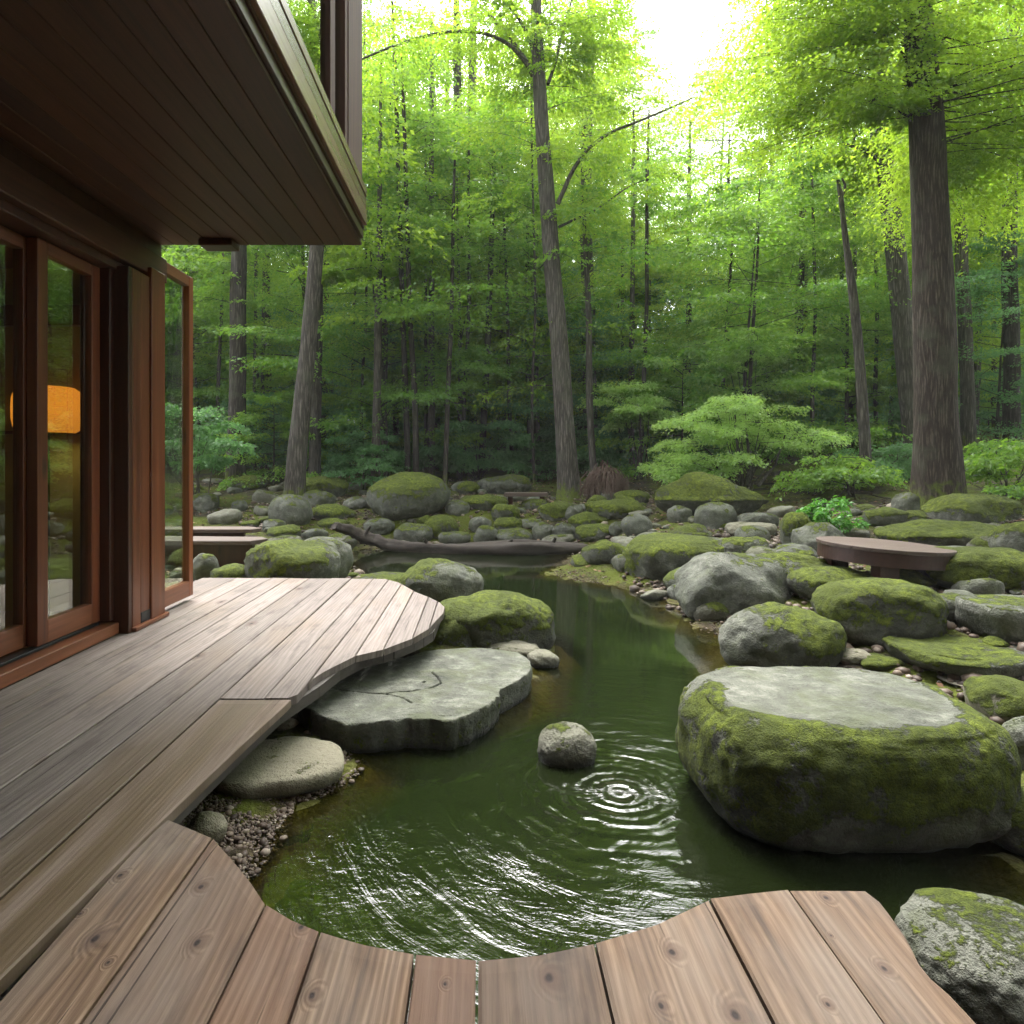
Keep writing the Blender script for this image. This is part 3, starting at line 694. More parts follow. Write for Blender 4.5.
rock('flat buff stone half on gravel beside the cut edge of the terrace', 215, 343, 737, 806, 'w', -0.2, dr=0.85, sub=5, seed=33, flat=0.5, warm=1.15, sink=0.25, cat='stone', name='stone', cuts=1, box=0.85, rough=0.3, rot=R(12), Yb=2.79)
rock('pale round pebble on gravel at the corner between the two decks', 189, 227, 812, 838, 'g', -0.3, sub=4, seed=41, warm=0.95, cat='pebble', name='pebble', cuts=1, box=1.0, rough=0.3, Yb=2.42)
rock('small pale pebble tucked under the terrace edge behind the buff stone', 274, 298, 719, 732, 'g', -0.3, sub=4, seed=43, warm=0.9, cat='pebble', name='pebble', cuts=1, box=1.0, rough=0.3, Yb=3.45)
# by the terrace
rock('lumpy mossy boulder at the water just past the cracked slab', 432, 556, 592, 656, 'w', 0.46, (-0.25, -0.2), dr=0.75, sub=5, seed=52, cuts=8, rot=R(-8), lean=(-.2, 0))
rock('small bright moss mound beside the rounded deck end', 428, 480, 612, 656, 'w', 0.62, dr=0.9, sub=4, seed=57, cuts=4)
rock('granite boulder with a moss stripe behind the rounded deck end', 398, 484, 560, 608, 'w', 0.22, (-0.55, 0.2), dr=0.8, sub=5, seed=63, cuts=9)
rock('low grey rock hidden beside the striped boulder at the deck end', 352, 420, 571, 592, 'w', 0.30, (0.3, 0), dr=0.8, sub=4, seed=66, flat=0.7)
rock('beige cobble between the lumpy mossy boulder and the slab', 484, 540, 640, 662, 'w', -0.1, sub=4, seed=71, warm=0.6, name='cobble', cat='stone', sink=0.5, cuts=2)
rock('small wet cobble at the tip of the mossy bank by the slab', 527, 559, 650, 668, 'w', -0.2, sub=4, seed=72, warm=0.5, name='cobble', cat='stone', sink=0.5)
rock('long whale backed grey rock with yellow moss past the terrace end', 247, 340, 540, 584, 'g', 0.34, (-0.42, -0.40), dr=1.0, sub=5, seed=80, cuts=6, rot=R(14), Yb=6.35, box=.7)
rock('grey shoulder of rock joining the whale backed rock to the log', 292, 354, 536, 572, 'g', 0.16, (-0.3, 0.2), dr=1.2, sub=4, seed=81, cuts=6, Yb=7.0)
rock('low moss tuft rock between terrace end and whale backed rock', 212, 252, 564, 582, 'g', 0.75, sub=3, seed=84, Yb=6.45)
rock('round grey stone under the end of the low bench', 190, 219, 553, 574, 'g', 0.12, sub=4, seed=86, Yb=6.9, name='stone', cat='stone')
# far bank, left of the big round boulder
rock('huge egg shaped boulder with mossy crown perched on smaller stones', 367, 451, 472, 524, 'g', 0.34, (0.1, -0.15), dr=0.8, sub=5, seed=90, cuts=3, box=0.9, Yb=11.9, sink=0.05, cat='boulder')
L = [('leaning grey oval stone at the foot of the leaning trunk', 269, 312, 494, 526, .12, 'g'), ('grey rock right of the leaning oval stone', 300, 336, 490, 508, .16, 'g'),
 ('long moss covered hump right of the leaning trunk', 290, 348, 476, 498, .66, 'g'), ('dark moss mound in front of the dark trunk', 230, 266, 475, 491, .66, 'g'),
 ('dark grey stone behind the moss cushions left of the egg boulder', 343, 368, 496, 511, .1, 'g'), ('moss cushion below the dark stone left of the egg boulder', 308, 352, 504, 522, .62, 'g'),
 ('flat yellow moss cushion beside the low bench', 267, 302, 525, 540, .7, 'g'), ('grey block in the moss above the log end', 302, 328, 528, 543, .1, 'g'),
 ('half hidden grey boulder left of the low bench behind the screen', 189, 219, 493, 512, .2, 'g'), ('small round grey stone behind the low bench', 232, 248, 500, 512, .1, 'g'),
 ('brownish stone wedged below the leaning oval stone', 262, 286, 519, 532, .15, 'g'), ('moss cushion between the log and leaning oval stone', 318, 348, 518, 531, .6, 'g'),
 ('smooth grey stone propping the egg boulder on its left', 363, 395, 518, 536, .1, 'g'), ('squarish grey stone in front of the egg boulder above the log', 394, 433, 523, 545, .18, 'g'),
 ('bright moss cushion under the right side of the egg boulder', 424, 459, 515, 539, .7, 'g'), ('flat grey stone above the log right of the moss cushion', 438, 471, 531, 546, .12, 'g'),
 ('pale grey stone right of the egg boulder', 445, 470, 500, 519, .16, 'g'), ('wide moss mound right of the egg boulder', 459, 509, 494, 512, .66, 'g'),
 ('small moss cushion right above the egg boulder', 457, 480, 481, 495, .66, 'g'), ('low dark whale shaped boulder at the edge of the wood', 476, 531, 474, 495, .24, 'g'),
 ('round moss dome in the middle of the far bank', 491, 520, 504, 524, .66, 'g'), ('moss dome sitting on the long stone above the log', 494, 525, 517, 533, .64, 'g'),
 ('grey stone with mossy edge just above the log middle', 473, 498, 525, 546, .2, 'g'), ('long pale stone lying just behind the log', 494, 533, 528, 546, .2, 'g'),
 ('upright dark stone near the log end', 532, 556, 522, 542, .1, 'g'), ('rounded dark stone at the log end', 552, 576, 522, 543, .2, 'g'),
 ('oval grey stone at the foot of the tall central tree', 561, 583, 503, 521, .08, 'g'), ('small grey stone left of the oval stone by the tree foot', 519, 546, 518, 530, .16, 'g'),
 ('moss hump leaning on the tall central trunk', 538, 574, 501, 521, .7, 'g'), ('broad moss cushion below the tall central trunk', 568, 610, 511, 530, .74, 'g'),
 ('long arched moss hump below the brush pile', 586, 647, 499, 520, .72, 'g'), ('smooth egg of grey stone below the arched moss hump', 621, 653, 513, 536, .02, 'g'),
 ('grey cobble left of the smooth grey egg stone', 609, 631, 521, 536, .1, 'g'), ('mossy stone just above the gravel spit', 573, 615, 524, 543, .5, 'g'),
 ('mossy rock standing at the waterline by the gravel spit', 582, 626, 541, 566, .42, 'g'), ('moss dome right of the tall trunk foot', 587, 608, 495, 509, .6, 'g'),
 ('flat moss cushion beneath the brush pile', 614, 652, 490, 505, .68, 'g'), ('dark angular stone left of the triangular moss rock', 667, 692, 505, 523, .12, 'g'),
 ('dark rounded stone before the triangular moss rock', 694, 737, 502, 531, .08, 'g'), ('tall dark triangular rock under the maple wrapped in moss', 653, 768, 472, 520, .52, 'g'),
 ('flat grey stone lying behind the moss fronted boulder', 670, 713, 529, 543, .2, 'g'), ('buff flat oval stone in the middle of the right bank', 726, 774, 521, 539, -.1, 'g'),
 ('low grey stone with moss spot behind the two big boulders', 716, 768, 536, 560, .3, 'g'), ('mossy slope stone beside the bright green plant', 780, 812, 512, 546, .6, 'g'),
 ('big pale grey boulder touching the round platform', 794, 845, 522, 556, .12, 'g'), ('low rounded grey stone in front of the pale boulder', 772, 816, 544, 566, .1, 'g'),
 ('grey mossy rock between the two big waterside boulders and platform', 742, 836, 553, 596, .28, 'g'), ('mossy stone right of the bright green plant', 862, 906, 507, 529, .56, 'g'),
 ('grey rock beside the roots of the great tree', 894, 924, 492, 516, .14, 'g'), ('long moss covered bank behind the round platform', 884, 1006, 520, 552, .62, 'g'),
 ('dark mossy log shaped rock right of the great tree roots', 930, 1014, 494, 526, .5, 'g'), ('dark rock with a mossy cap above the wide moss dome', 994, 1050, 522, 560, .4, 'g'),
 ('wide green moss dome right of the round platform', 924, 1034, 548, 597, .72, 'g'), ('flat moss cushion beneath the round platform', 866, 938, 570, 592, .7, 'g'),
 ('long low mossy rock in front of the round platform', 790, 876, 567, 606, .52, 'g'), ('smooth dark stone between the moss dome and the stone slab', 926, 973, 593, 626, .1, 'g'),
 ('pale cobble below the large rounded moss boulder', 832, 870, 649, 668, -.1, 'g'), ('small moss cushion behind the huge flat topped boulder', 858, 900, 656, 672, .7, 'g'),
 ('flat beige stone right behind the huge flat topped boulder', 944, 1003, 675, 694, -.2, 'g'), ('moss hump at the rim of the huge boulder beside the beige stone', 972, 1050, 679, 726, .6, 'g'),
 ('grey stone half hidden behind the right side of the huge boulder', 1006, 1066, 718, 776, .1, 'g'), ('wet mossy rock low in the dark water behind the huge boulder', 980, 1070, 792, 862, .45, 'w')]
for i, (lab, x0, x1, yt, yb, ms, bs) in enumerate(L):
    kw = {}
    if 'smooth' in lab or 'egg' in lab or 'cobble' in lab: kw = dict(cuts=2, box=0.95)
    if 'flat' in lab and ms < .3: kw = dict(cuts=2, flat=0.7)
    if 'triangular' in lab and 'tall' in lab: kw = dict(cuts=3, box=1.75, dr=.55, amp=.8)
    if 'buff' in lab or 'beige' in lab or 'pale cobble' in lab: kw['warm'] = .75
    rock(lab, x0, x1, yt, yb, bs, ms, seed=200 + i*7, sub=5 if (x1-x0) > 45 else 4, name='boulder' if x1-x0 > 45 else 'stone', cat='rock' if x1-x0 > 45 else 'stone', **kw)
# right bank: the large ones at the water
rock('long boulder with a bright moss front where the pond narrows', 622, 742, 531, 594, 'w', 0.30, (-0.75, -0.05), dr=0.9, sub=5, seed=301, cuts=6, flat=0.85, box=.7, Yb=7.6)
rock('bare pale grey boulder at the waterline right of the channel', 676, 795, 551, 626, 'w', 0.06, (0.45, 0.3), dr=0.85, sub=5, seed=322, cuts=9, box=0.9)
rock('grey boulder with a mossy right flank next to the huge boulder', 720, 840, 606, 680, 'w', 0.26, (0.55, -0.45), dr=0.8, sub=5, seed=331, cuts=6)
rock('large rounded moss boulder in the middle of the right bank', 814, 942, 580, 654, 'g', 0.60, (0, 0.2), dr=0.8, sub=5, seed=341, cuts=4, box=.88)
rock('slab of grey rock with mossy near end sloping to the frame edge', 897, 1046, 632, 690, 'g', 0.24, (-0.8, 0), dr=0.8, sub=5, seed=353, flat=0.45, cuts=4, box=.75)
rock('thick grey stone slab like a step at the right bank', 968, 1060, 594, 650, 'g', 0.10, dr=0.9, sub=5, seed=361, flat=0.6, cuts=4, box=.6)
rock('rough greenish grey rock beside the front deck in the corner', 908, 1075, 880, 1075, 'w', 0.10, dr=0.9, sub=6, seed=373, cuts=8, box=.8, flat=.9, Yb=1.62)

# the cracked slab, an outline with its own thickness
def slab():
    top = [(321,674),(333,668),(342,664),(372,661),(405,657),(427,651),(455,649),(480,648),(500,650),(517,652),(529,659),(530,671),(516,680),(500,687),(497,696),(489,704),(478,710),(455,720),(430,719),(408,718),(386,721),(358,724),(327,718),(308,709),(299,702),(298,695),(309,688)]
    zt = -0.195
    W_ = [at(px, py, zt) for px, py in top]
    P = np.array([(p.x, p.y) for p in W_]); c = P.mean(0) + np.array([0.02, 0.0])
    ang = np.arctan2(P[:, 1]-c[1], P[:, 0]-c[0]); rad = np.hypot(P[:, 0]-c[0], P[:, 1]-c[1]); o = np.argsort(ang); ang, rad = ang[o], rad[o]
    n = 380; th = np.linspace(-math.pi, math.pi, n, endpoint=False)
    rr = np.interp(th, np.r_[ang-2*math.pi, ang, ang+2*math.pi], np.r_[rad, rad, rad])
    cr = [[(322,686),(350,691),(386,694),(404,698),(413,703),(422,704)], [(386,693),(412,691),(430,688),(441,683),(438,677),(432,672)]]
    cr = [[at(px, py, zt) for px, py in l] for l in cr]
    def cd_(x, y):
        b = 9
        for l in cr:
            for p, q in zip(l, l[1:]):
                dx, dy = q.x-p.x, q.y-p.y; t = max(0, min(1, ((x-p.x)*dx+(y-p.y)*dy)/(dx*dx+dy*dy)))
                b = min(b, math.hypot(x-p.x-t*dx, y-p.y-t*dy))
        return b
    vs = []; fs = []; ca = []; mo = []
    prof = [(s, 0.0) for s in np.linspace(0.02, 0.985, 150)] + [(0.994, -0.003), (1.0, -0.011), (1.0, -0.05), (0.985, -0.09), (0.99, -0.13), (0.965, -0.17), (0.90, -0.22), (0.80, -0.30)]
    for s, dz in prof:
        for k in range(n):
            r = rr[k]*s*(1 + s*s*(0.016*noise.noise(Vector((math.cos(th[k])*9, math.sin(th[k])*9, 7))) + 0.009*noise.noise(Vector((math.cos(th[k])*27, math.sin(th[k])*27, 3)))))
            if dz < -.01: r *= 1 + 0.018*noise.noise(Vector((th[k]*9, dz*6, 0))) + 0.010*noise.noise(Vector((th[k]*40, dz*25, 2)))
            x, y = c[0]+r*math.cos(th[k]), c[1]+r*math.sin(th[k])
            z = zt + dz + 0.010*noise.noise(Vector((x*3, y*3, 1))) + 0.004*noise.noise(Vector((x*14, y*14, 1)))
            a = 0.0
            if dz == 0:
                d = cd_(x, y) + 0.010*noise.noise(Vector((x*13, y*13, 0))) + 0.005*noise.noise(Vector((x*45, y*45, 0)))
                if -.02 < d < 0.0065: z -= 0.025*(1 - max(0, d)/0.0065); a = 1 - (max(0, d)/0.0065)**2
                if s > .9: z -= 0.01*max(0, noise.noise(Vector((x*8, y*8, 4))))
            vs.append((x, y, z)); ca.append(a); mo.append(0.10 + (0.30 if dz < -.03 else 0))
    for i in range(len(prof)-1):
        for k in range(n): fs.append((i*n+k, i*n+(k+1) % n, (i+1)*n+(k+1) % n, (i+1)*n+k))
    fs.append(tuple(range(n))); fs = [tuple(reversed(f)) for f in fs]
    mb = MB(); mb.add(vs, fs, crack=ca, moss=mo)
    bm_ = mb.mesh('slab_stone', True)
    tag(link('slab_stone', bm_, M['rock']), 'big flat grey slab stone with a long crack at the deck edge', 'slab')
slab()

# small filler stones on the banks: eight shapes, copied
proto = []
rg = random.Random(77)
for i in range(8):
    me = rock_mesh(500+i*13, 1.0, rg.uniform(.7, 1.0), rg.uniform(.5, .75), 3, rg.uniform(.75, 1.0), None, up_moss(rg.choice([-.3, .1, .35, .5, .6])), rg.randint(2, 6), 1.0, rg.choice([0, 0, 0, .3]))
    me.name = 'stone'; proto.append(me)
zones = [('small stone among the mossy rocks of the far bank', -6.5, 3.2, 8.5, 15.5, 160, .06, .34), ('small stone between the boulders of the right bank', 1.6, 7.5, 3.6, 10.5, 110, .05, .32), ('small stone on the ground past the terrace end', -4.5, -0.9, 6.6, 9.5, 34, .04, .15)]
taken = []
for lab, x0, x1, y0, y1, cnt, s0, s1 in zones:
    k = 0; tries = 0
    while k < cnt and tries < 4000:
        tries += 1
        x, y = rg.uniform(x0, x1), rg.uniform(y0, y1)
        if float(pond_d(np.array([x]), np.array([y]))[0]) < -0.05 or x/y > .95: continue
        if x < -0.2 and y < 6.5: continue
        s = s0 + (s1-s0)*rg.random()**2.2
        if any((x-a)**2+(y-b)**2 < ((s+c)*.8)**2 for a, b, c in taken): continue
        taken.append((x, y, s))
        o = link('stone', rg.choice(proto), None, None, (x, y, g1(x, y) + s*.15)); o.scale = (s, s*rg.uniform(.8, 1.1), s*rg.uniform(.7, 1.0)); o.rotation_euler = (rg.uniform(-.2, .2), rg.uniform(-.2, .2), rg.uniform(0, 6.28))
        tag(o, lab, 'stone', lab.replace('small stone', 'small stones')); k += 1
# stones lying under the shallow water by the gravel
for lab, px, py, z, s in (('large drowned brown stone under the shallow water by the gravel', 272, 838, -.395, .155), ('middle drowned brown stone under the shallow near water', 262, 872, -.40, .10), ('drowned brown stone furthest from the gravel under near water', 296, 903, -.41, .11)):
    p = at(px, py, z); o = link('stone', proto[1], None, None, (p.x, p.y, z - .01)); o.scale = (s, s, s*.45); tag(o, lab, 'stone')

# gravel: too many to count
def pebble_field(name, spots, seed, smin, smax, mat):
    r = random.Random(seed); bm = bmesh.new(); bmesh.ops.create_icosphere(bm, subdivisions=1, radius=1.0)
    bv = [v.co.copy() for v in bm.verts]; bf = [tuple(v.index for v in f.verts) for f in bm.faces]; bm.free()
    mb = MB()
    for (cx_, cy_, rx_, ry_, n) in spots:
        for _ in range(n):
            a = r.uniform(0, 6.28); q = math.sqrt(r.random()); x, y = cx_+rx_*q*math.cos(a), cy_+ry_*q*math.sin(a)
            s = r.uniform(smin, smax) * (2.0 if r.random() < .06 else 1)
            ex = Vector((r.uniform(.7, 1.3), r.uniform(.6, 1.1), r.uniform(.45, .8))); rt = Matrix.Rotation(r.uniform(0, 6.28), 3, 'Z') @ Matrix.Rotation(r.uniform(-.4, .4), 3, 'X')
            z = g1(x, y)
            mb.add([Vector((x, y, z + s*.3)) + rt @ Vector((v.x*ex.x, v.y*ex.y, v.z*ex.z)) * s for v in bv], bf, tone=r.random())
    tag(mb.build(name, M[mat], None, smooth=True), kind='stuff')
t = NT('gravel_stones'); f = t.attr('tone')
c = t.ramp(f, [(0, (0.028, 0.018, 0.011)), (.5, (0.072, 0.049, 0.033)), (.85, (0.14, 0.105, 0.075)), (1, (.24, .205, .16))])
M['gravel'] = t.done(t.bsdf(t.mix(0.4, c, t.noise(t.pos(), 120, 3), 'OVERLAY'), .6, None, .4))
pebble_field('gravel', [(-0.98, 2.55, .22, .45, 3400), (-0.78, 3.15, .22, .35, 1800), (-.92, 2.15, .12, .25, 800), (1.0, 7.8, .5, .7, 1500), (2.1, 5.6, .3, .5, 500), (0.25, 4.72, .12, .2, 160), (-1.5, 7.6, .5, .5, 350)], 9, .0035, .0105, 'gravel')
pebble_field('bank_rubble', [(0, 12, 5, 2.2, 2600), (3.2, 7.5, 1.6, 2.5, 1500), (3.6, 4.4, 1.2, 1.6, 900), (-2.8, 8.2, 1.6, 1.4, 900), (5.2, 9, 2, 2, 900)], 10, .012, .045, 'gravel')
# ------------------------------------------------------------------ trees
def leaf_mesh(name, mat, C, D, Sd, Ln, Wd, tint):
    """one small folded quad per leaf"""
    n = len(C); up = np.array([0, 0, 1.0])
    v = np.empty((n, 4, 3), np.float32)
    v[:, 0] = C; v[:, 2] = C + D*Ln[:, None]; v[:, 2, 2] -= 0.18*Ln
    mid = C + D*(0.45*Ln)[:, None]; mid[:, 2] += 0.05*Ln
    v[:, 1] = mid + Sd*(Wd/2)[:, None]; v[:, 3] = mid - Sd*(Wd/2)[:, None]
    me = bpy.data.meshes.new(name)
    me.vertices.add(4*n); me.vertices.foreach_set('co', v.reshape(-1))
    me.loops.add(4*n); me.loops.foreach_set('vertex_index', np.arange(4*n, dtype=np.int32))
    me.polygons.add(n); me.polygons.foreach_set('loop_start', np.arange(0, 4*n, 4, dtype=np.int32))
    me.update(calc_edges=True)
    a = me.attributes.new('tint', 'FLOAT', 'POINT'); a.data.foreach_set('value', np.repeat(tint, 4).astype(np.float32))
    me.materials.append(mat); me.validate()
    return me
class Leaves:
    def __init__(s, seed): s.r = np.random.RandomState(seed); s.C = []; s.D = []; s.S = []; s.L = []; s.T = []
    def twig(s, p, d, ln, n, leaf, droop=0.25, spread=0.24, tone=0.5):
        """leaves in a flat spray along one twig"""
        r = s.r; t = np.linspace(0.05, 1, n) + r.normal(0, .02, n); d = np.asarray(d); side = np.array([-d[1], d[0], 0]); side /= np.linalg.norm(side) + 1e-9
        c = np.asarray(p) + np.outer(t*ln, d); c[:, 2] -= droop*ln*t*t
        w = spread*ln*(1.15 - 0.8*np.abs(t-.35))
        off = r.uniform(-1, 1, n)*w; c += np.outer(off, side); c[:, 2] += r.normal(0, .03, n) - 0.06*np.abs(off)
        sg = np.sign(off)
        a = np.abs(r.normal(.75, .35, n))*sg
        dd = np.outer(np.cos(a), d) + np.outer(np.sin(a), side); dd[:, 2] += r.normal(-.20, .34, n); dd /= np.linalg.norm(dd, axis=1)[:, None]
        nn = np.tile([0, 0, 1.0], (n, 1)) + r.normal(0, .85, (n, 3)); ss = np.cross(nn, dd); ss /= np.linalg.norm(ss, axis=1)[:, None] + 1e-9
        s.C.append(c); s.D.append(dd); s.S.append(ss); s.L.append(leaf*r.uniform(.5, 1.4, n)); s.T.append(np.clip(tone + r.normal(0, .2, n), 0, 1))
    def bough(s, p0, az, ln, rise, leaf, ntw, lpt, droop=0.25, start=0.22, tw=0.42, curve=0.0):
        """a bough that leaves the stem and carries twigs left and right; returns its line"""
        r = s.r; p0 = np.asarray(p0, float); tone = np.clip(r.normal(.5, .17), 0.1, .9)
        line = []
        for t in np.linspace(0, 1, 7):
            a = az + curve*t
            line.append(p0 + np.array([math.cos(a)*ln*t, math.sin(a)*ln*t, rise*ln*t - (rise*.55+droop*.5)*ln*t*t]))
        line = np.array(line)
        for k in range(ntw):
            t = start + (1-start)*(k+.5)/ntw
            q = t*6; i = min(5, int(q)); p = line[i] + (line[i+1]-line[i])*(q-i); d = line[i+1]-line[i]; d /= np.linalg.norm(d)
            for sg in (-1, 1):
                a = sg*r.uniform(.5, 1.15); c_, s_ = math.cos(a), math.sin(a)
                td = np.array([d[0]*c_-d[1]*s_, d[0]*s_+d[1]*c_, d[2]*.4 + r.normal(0, .16)])
                s.twig(p, td, ln*tw*(.45+.75*math.sin(math.pi*min(1, t*.8+.12)))*r.uniform(.6, 1.2), lpt, leaf, droop, tone=tone)
        d = line[6]-line[5]; s.twig(line[5], d/np.linalg.norm(d), ln*.3, lpt, leaf, droop, tone=tone)
        return line
    def mesh(s, name, mat):
        C = np.concatenate(s.C); L_ = np.concatenate(s.L)
        return leaf_mesh(name, mat, C, np.concatenate(s.D), np.concatenate(s.S), L_, L_*.58, np.concatenate(s.T))
    def count(s): return sum(len(c) for c in s.C)

def trunk_line(rg, h, wob=0.012, n=10):
    x = y = 0.0; pts = []; vx, vy = rg.normal(0, .02, 2)
    for i in range(n):
        z = h*i/(n-1); pts.append(Vector((x, y, z - (.25 if i == 0 else 0)))); vx += rg.normal(0, wob); vy += rg.normal(0, wob); x += vx*h/(n-1); y += vy*h/(n-1)
    return pts
def lerp_line(pts, t):
    q = t*(len(pts)-1); i = min(len(pts)-2, int(q)); return pts[i].lerp(pts[i+1], q-i)
def make_tree(kind, seed, leafmat, barkmat, h, c0, rad, nb, leaf, ntw, lpt, r0, label, group, loc=(0, 0, 0), rise=.25, shape='oval', droop=.25, limbs=True, name='forest_tree', cat='tree'):
    rg = np.random.RandomState(seed); lv = Leaves(seed+1); pts = trunk_line(rg, h)
    mb = MB(); n = len(pts); mb.tube(pts, [r0*(1-.86*i/(n-1)) for i in range(n)], 9, .12, (0.6, .5, 4), seed, moss=[sst(.9, 0, h*(i//9)/(n-1))*.5 for i in range(9*n)])
    az = rg.uniform(0, 6.28)
    for k in range(nb):
        u = (k+.5)/nb; t = c0 + (1-c0)*u; az += 2.4 + rg.normal(0, .35)
        if shape == 'oval': L_ = rad*(.35+.75*math.sin(math.pi*min(1, .18+.82*u)))
        elif shape == 'flat': L_ = rad*(1.05-.6*u)
        else: L_ = rad*(1-.75*u)
        L_ *= rg.uniform(.7, 1.2)
        p = lerp_line(pts, min(.99, t)); line = lv.bough(p, az, L_, rise + rg.normal(0, .26), leaf, ntw, lpt, droop, curve=rg.normal(0, .3))
        if limbs:
            rr = max(.008, r0*.28*(1-.6*u)); mb.tube([Vector(q) for q in line[::2]], [rr, rr*.75, rr*.5, rr*.22], 5, cap=False)
    root = empty(name, loc, label, cat, group)
    tm = mb.mesh('trunk', True); link('trunk', tm, M[barkmat], root)
    cm = lv.mesh('crown', M[leafmat]); link('crown', cm, None, root)
    return root

def special_trunk(name, label, Yb, path, widths, bark, seed, limbs=(), leaf=None, leafmat='leafY', flare=(0.5, .35, 5), moss=.75, cat='tree', boughs=(), n=16, sides=0.05):
    """a tree traced from the photo, standing at its own distance; limbs: (path, w0, w1, depth change)"""
    b = path[0]; base = dp(b[0], b[1], Yb); gz = g1(base.x, base.y)
    root = empty(name, (base.x, base.y, gz), label, cat)
    fine = []; fw = []
    P = [dp(px, py, Yb) for px, py in path]; Wd = [w_/F*Yb/2 for w_ in widths]
    P[0].z = gz - .2
    for i in range(len(P)-1):
        m = max(2, int((P[i+1]-P[i]).length/.35))
        for k in range(m): fine.append(P[i].lerp(P[i+1], k/m)); fw.append(Wd[i]+(Wd[i+1]-Wd[i])*k/m)
    fine.append(P[-1]); fw.append(Wd[-1])
    rg = np.random.RandomState(seed)
    for i in range(2, len(fine)): fine[i] = fine[i] + Vector((0.012*noise.noise(Vector((i*.5, seed, 0))), 0.05*noise.noise(Vector((i*.2, seed, 5))), 0))
    # smooth
    for _ in range(3):
        for i in range(1, len(fine)-1): fine[i] = (fine[i-1]+fine[i]*2+fine[i+1])/4
    mb = MB(); mv = []
    for p in fine: mv += [max(0, moss*math.exp(-max(0, p.z-gz)/.45))]*n
    mb.tube(fine, fw, n, .10, flare, seed, moss=mv)
    lv = Leaves(seed+3)
    for lp, w0, w1, dy in limbs:
        q = [dp(px, py, Yb) + Vector((0, dy*i/(len(lp)-1), 0)) for i, (px, py) in enumerate(lp)]
        for _ in range(2):
            q = [q[0]] + [x for a_, b_ in zip(q, q[1:]) for x in (a_.lerp(b_, .25), a_.lerp(b_, .75))] + [q[-1]]
        m = len(q); mb.tube(q, [(w0+(w1-w0)*i/(m-1))/F*Yb/2 for i in range(m)], 7, .1)
        if leaf:
            tot = (q[-1]-q[0]).length
            for k in range(int(8+tot*9)):
                t = rg.uniform(.15, 1); p = lerp_line(q, t); a = rg.uniform(0, 6.28)
                lv.bough(p, a, tot*.26*rg.uniform(.6, 1.2)+.25, .25, leaf, 4, 14, .3)
    for (px, py, az, ln, rise, ntw, lpt) in boughs:
        p = dp(px, py, Yb); line = lv.bough(p, az, ln, rise, leaf, ntw, lpt, .28, start=.13)
        r_ = .004+.0022*ln; mb.tube([Vector(q) for q in line[::2]], [r_, r_*.75, r_*.5, r_*.2], 5, cap=False)
    me = mb.mesh('trunk', True, root.location); link('trunk', me, M[bark], root)
    if lv.C:
        cm = lv.mesh('crown', M[leafmat]); c_ = link('crown', cm, None, root); cm.transform(Matrix.Translation(-root.location))
    return root

rb = random.Random(31)
# the great tree of the right bank
bo = []
for k in range(130):
    py = rb.uniform(-120, 118) if k % 4 else rb.uniform(90, 170); az = rb.uniform(math.pi*.70, math.pi*1.32) if k % 2 else rb.uniform(-.9, 1.0)
    bo.append((918 + (py-100)*.04, py, az, rb.uniform(1.4, 2.9 if abs(az) > 2 else 4.0), rb.uniform(-.2, .35), 11, 44))
special_trunk('great_tree', 'great furrowed tree trunk with mossy roots rising on the right bank', 9.6, [(938, 505), (937, 470), (936, 430), (934, 330), (930, 200), (925, 100), (918, 30), (912, -60), (908, -150)], [44, 41, 38, 36, 32, 29, 26, 20, 5], 'barkT', 5,
    [([(912, 103), (890, 103), (865, 112), (843, 125)], 6, 2, -.6), ([(911, 100), (905, 85), (900, 72), (888, 64)], 5, 2, -.3), ([(913, 116), (900, 118), (886, 113)], 5, 2, -.2), ([(932, 72), (945, 45), (955, 25), (985, 10)], 5, 2, .3), ([(935, 95), (944, 92), (950, 88)], 5, 2, 0)],
    .054, 'leafY', (0.55, .36, 6), .95, boughs=bo, n=28)
# the tall central tree
bo = []
for k in range(30):
    py = rb.uniform(10, 215) if k % 2 else rb.uniform(10, 80); bo.append((540, py, rb.choice([rb.uniform(-.5, 1.2), rb.uniform(-.3, .9), rb.uniform(2.0, 3.7)]), rb.uniform(1.0, 2.5), rb.uniform(.1, .4), 7, 30))
bo += [(572, 328, 2.6, 1.6, .1, 5, 18), (566, 330, -.3, 1.5, .15, 5, 18), (564, 385, 2.9, 1.7, .05, 5, 18)]
special_trunk('tall_tree', 'tall grey tree in the centre rising from mossy stones behind the log', 13.8, [(570, 499), (568, 470), (565, 430), (560, 350), (551, 250), (545, 170), (539, 90), (536, 0), (534, -70)], [23, 21, 19.5, 18, 16.5, 15, 13, 10.5, 4], 'bark', 7,
    [([(533, 76), (525, 66), (505, 50), (470, 45), (430, 55), (395, 72), (362, 92)], 5, 1.5, -1.0), ([(533, 72), (522, 50), (505, 20), (480, -10)], 6, 3, .5), ([(536, 60), (527, 30), (505, 0)], 5, 3, 0),
     ([(548, 84), (556, 60), (565, 20), (575, -15)], 4, 2, .4), ([(558, 204), (575, 165), (600, 142), (640, 130), (685, 113)], 5, 1.2, -.6), ([(559, 227), (580, 215), (600, 205), (630, 180), (650, 170)], 3, 1, .5)],
    .07, 'leafY', boughs=bo, n=20)
special_trunk('grey_tree', 'slimmer grey trunk standing just behind the tall central tree', 19, [(591, 482), (590, 400), (588, 290), (585, 200), (588, 90), (592, 0), (595, -80)], [15, 14, 13, 12, 10, 8, 6], 'bark', 8, [], .10, 'leafY', boughs=[(588, rb.uniform(10, 200), rb.uniform(0, 6.28), rb.uniform(1.2, 2.4), .3, 7, 20) for _ in range(18)])
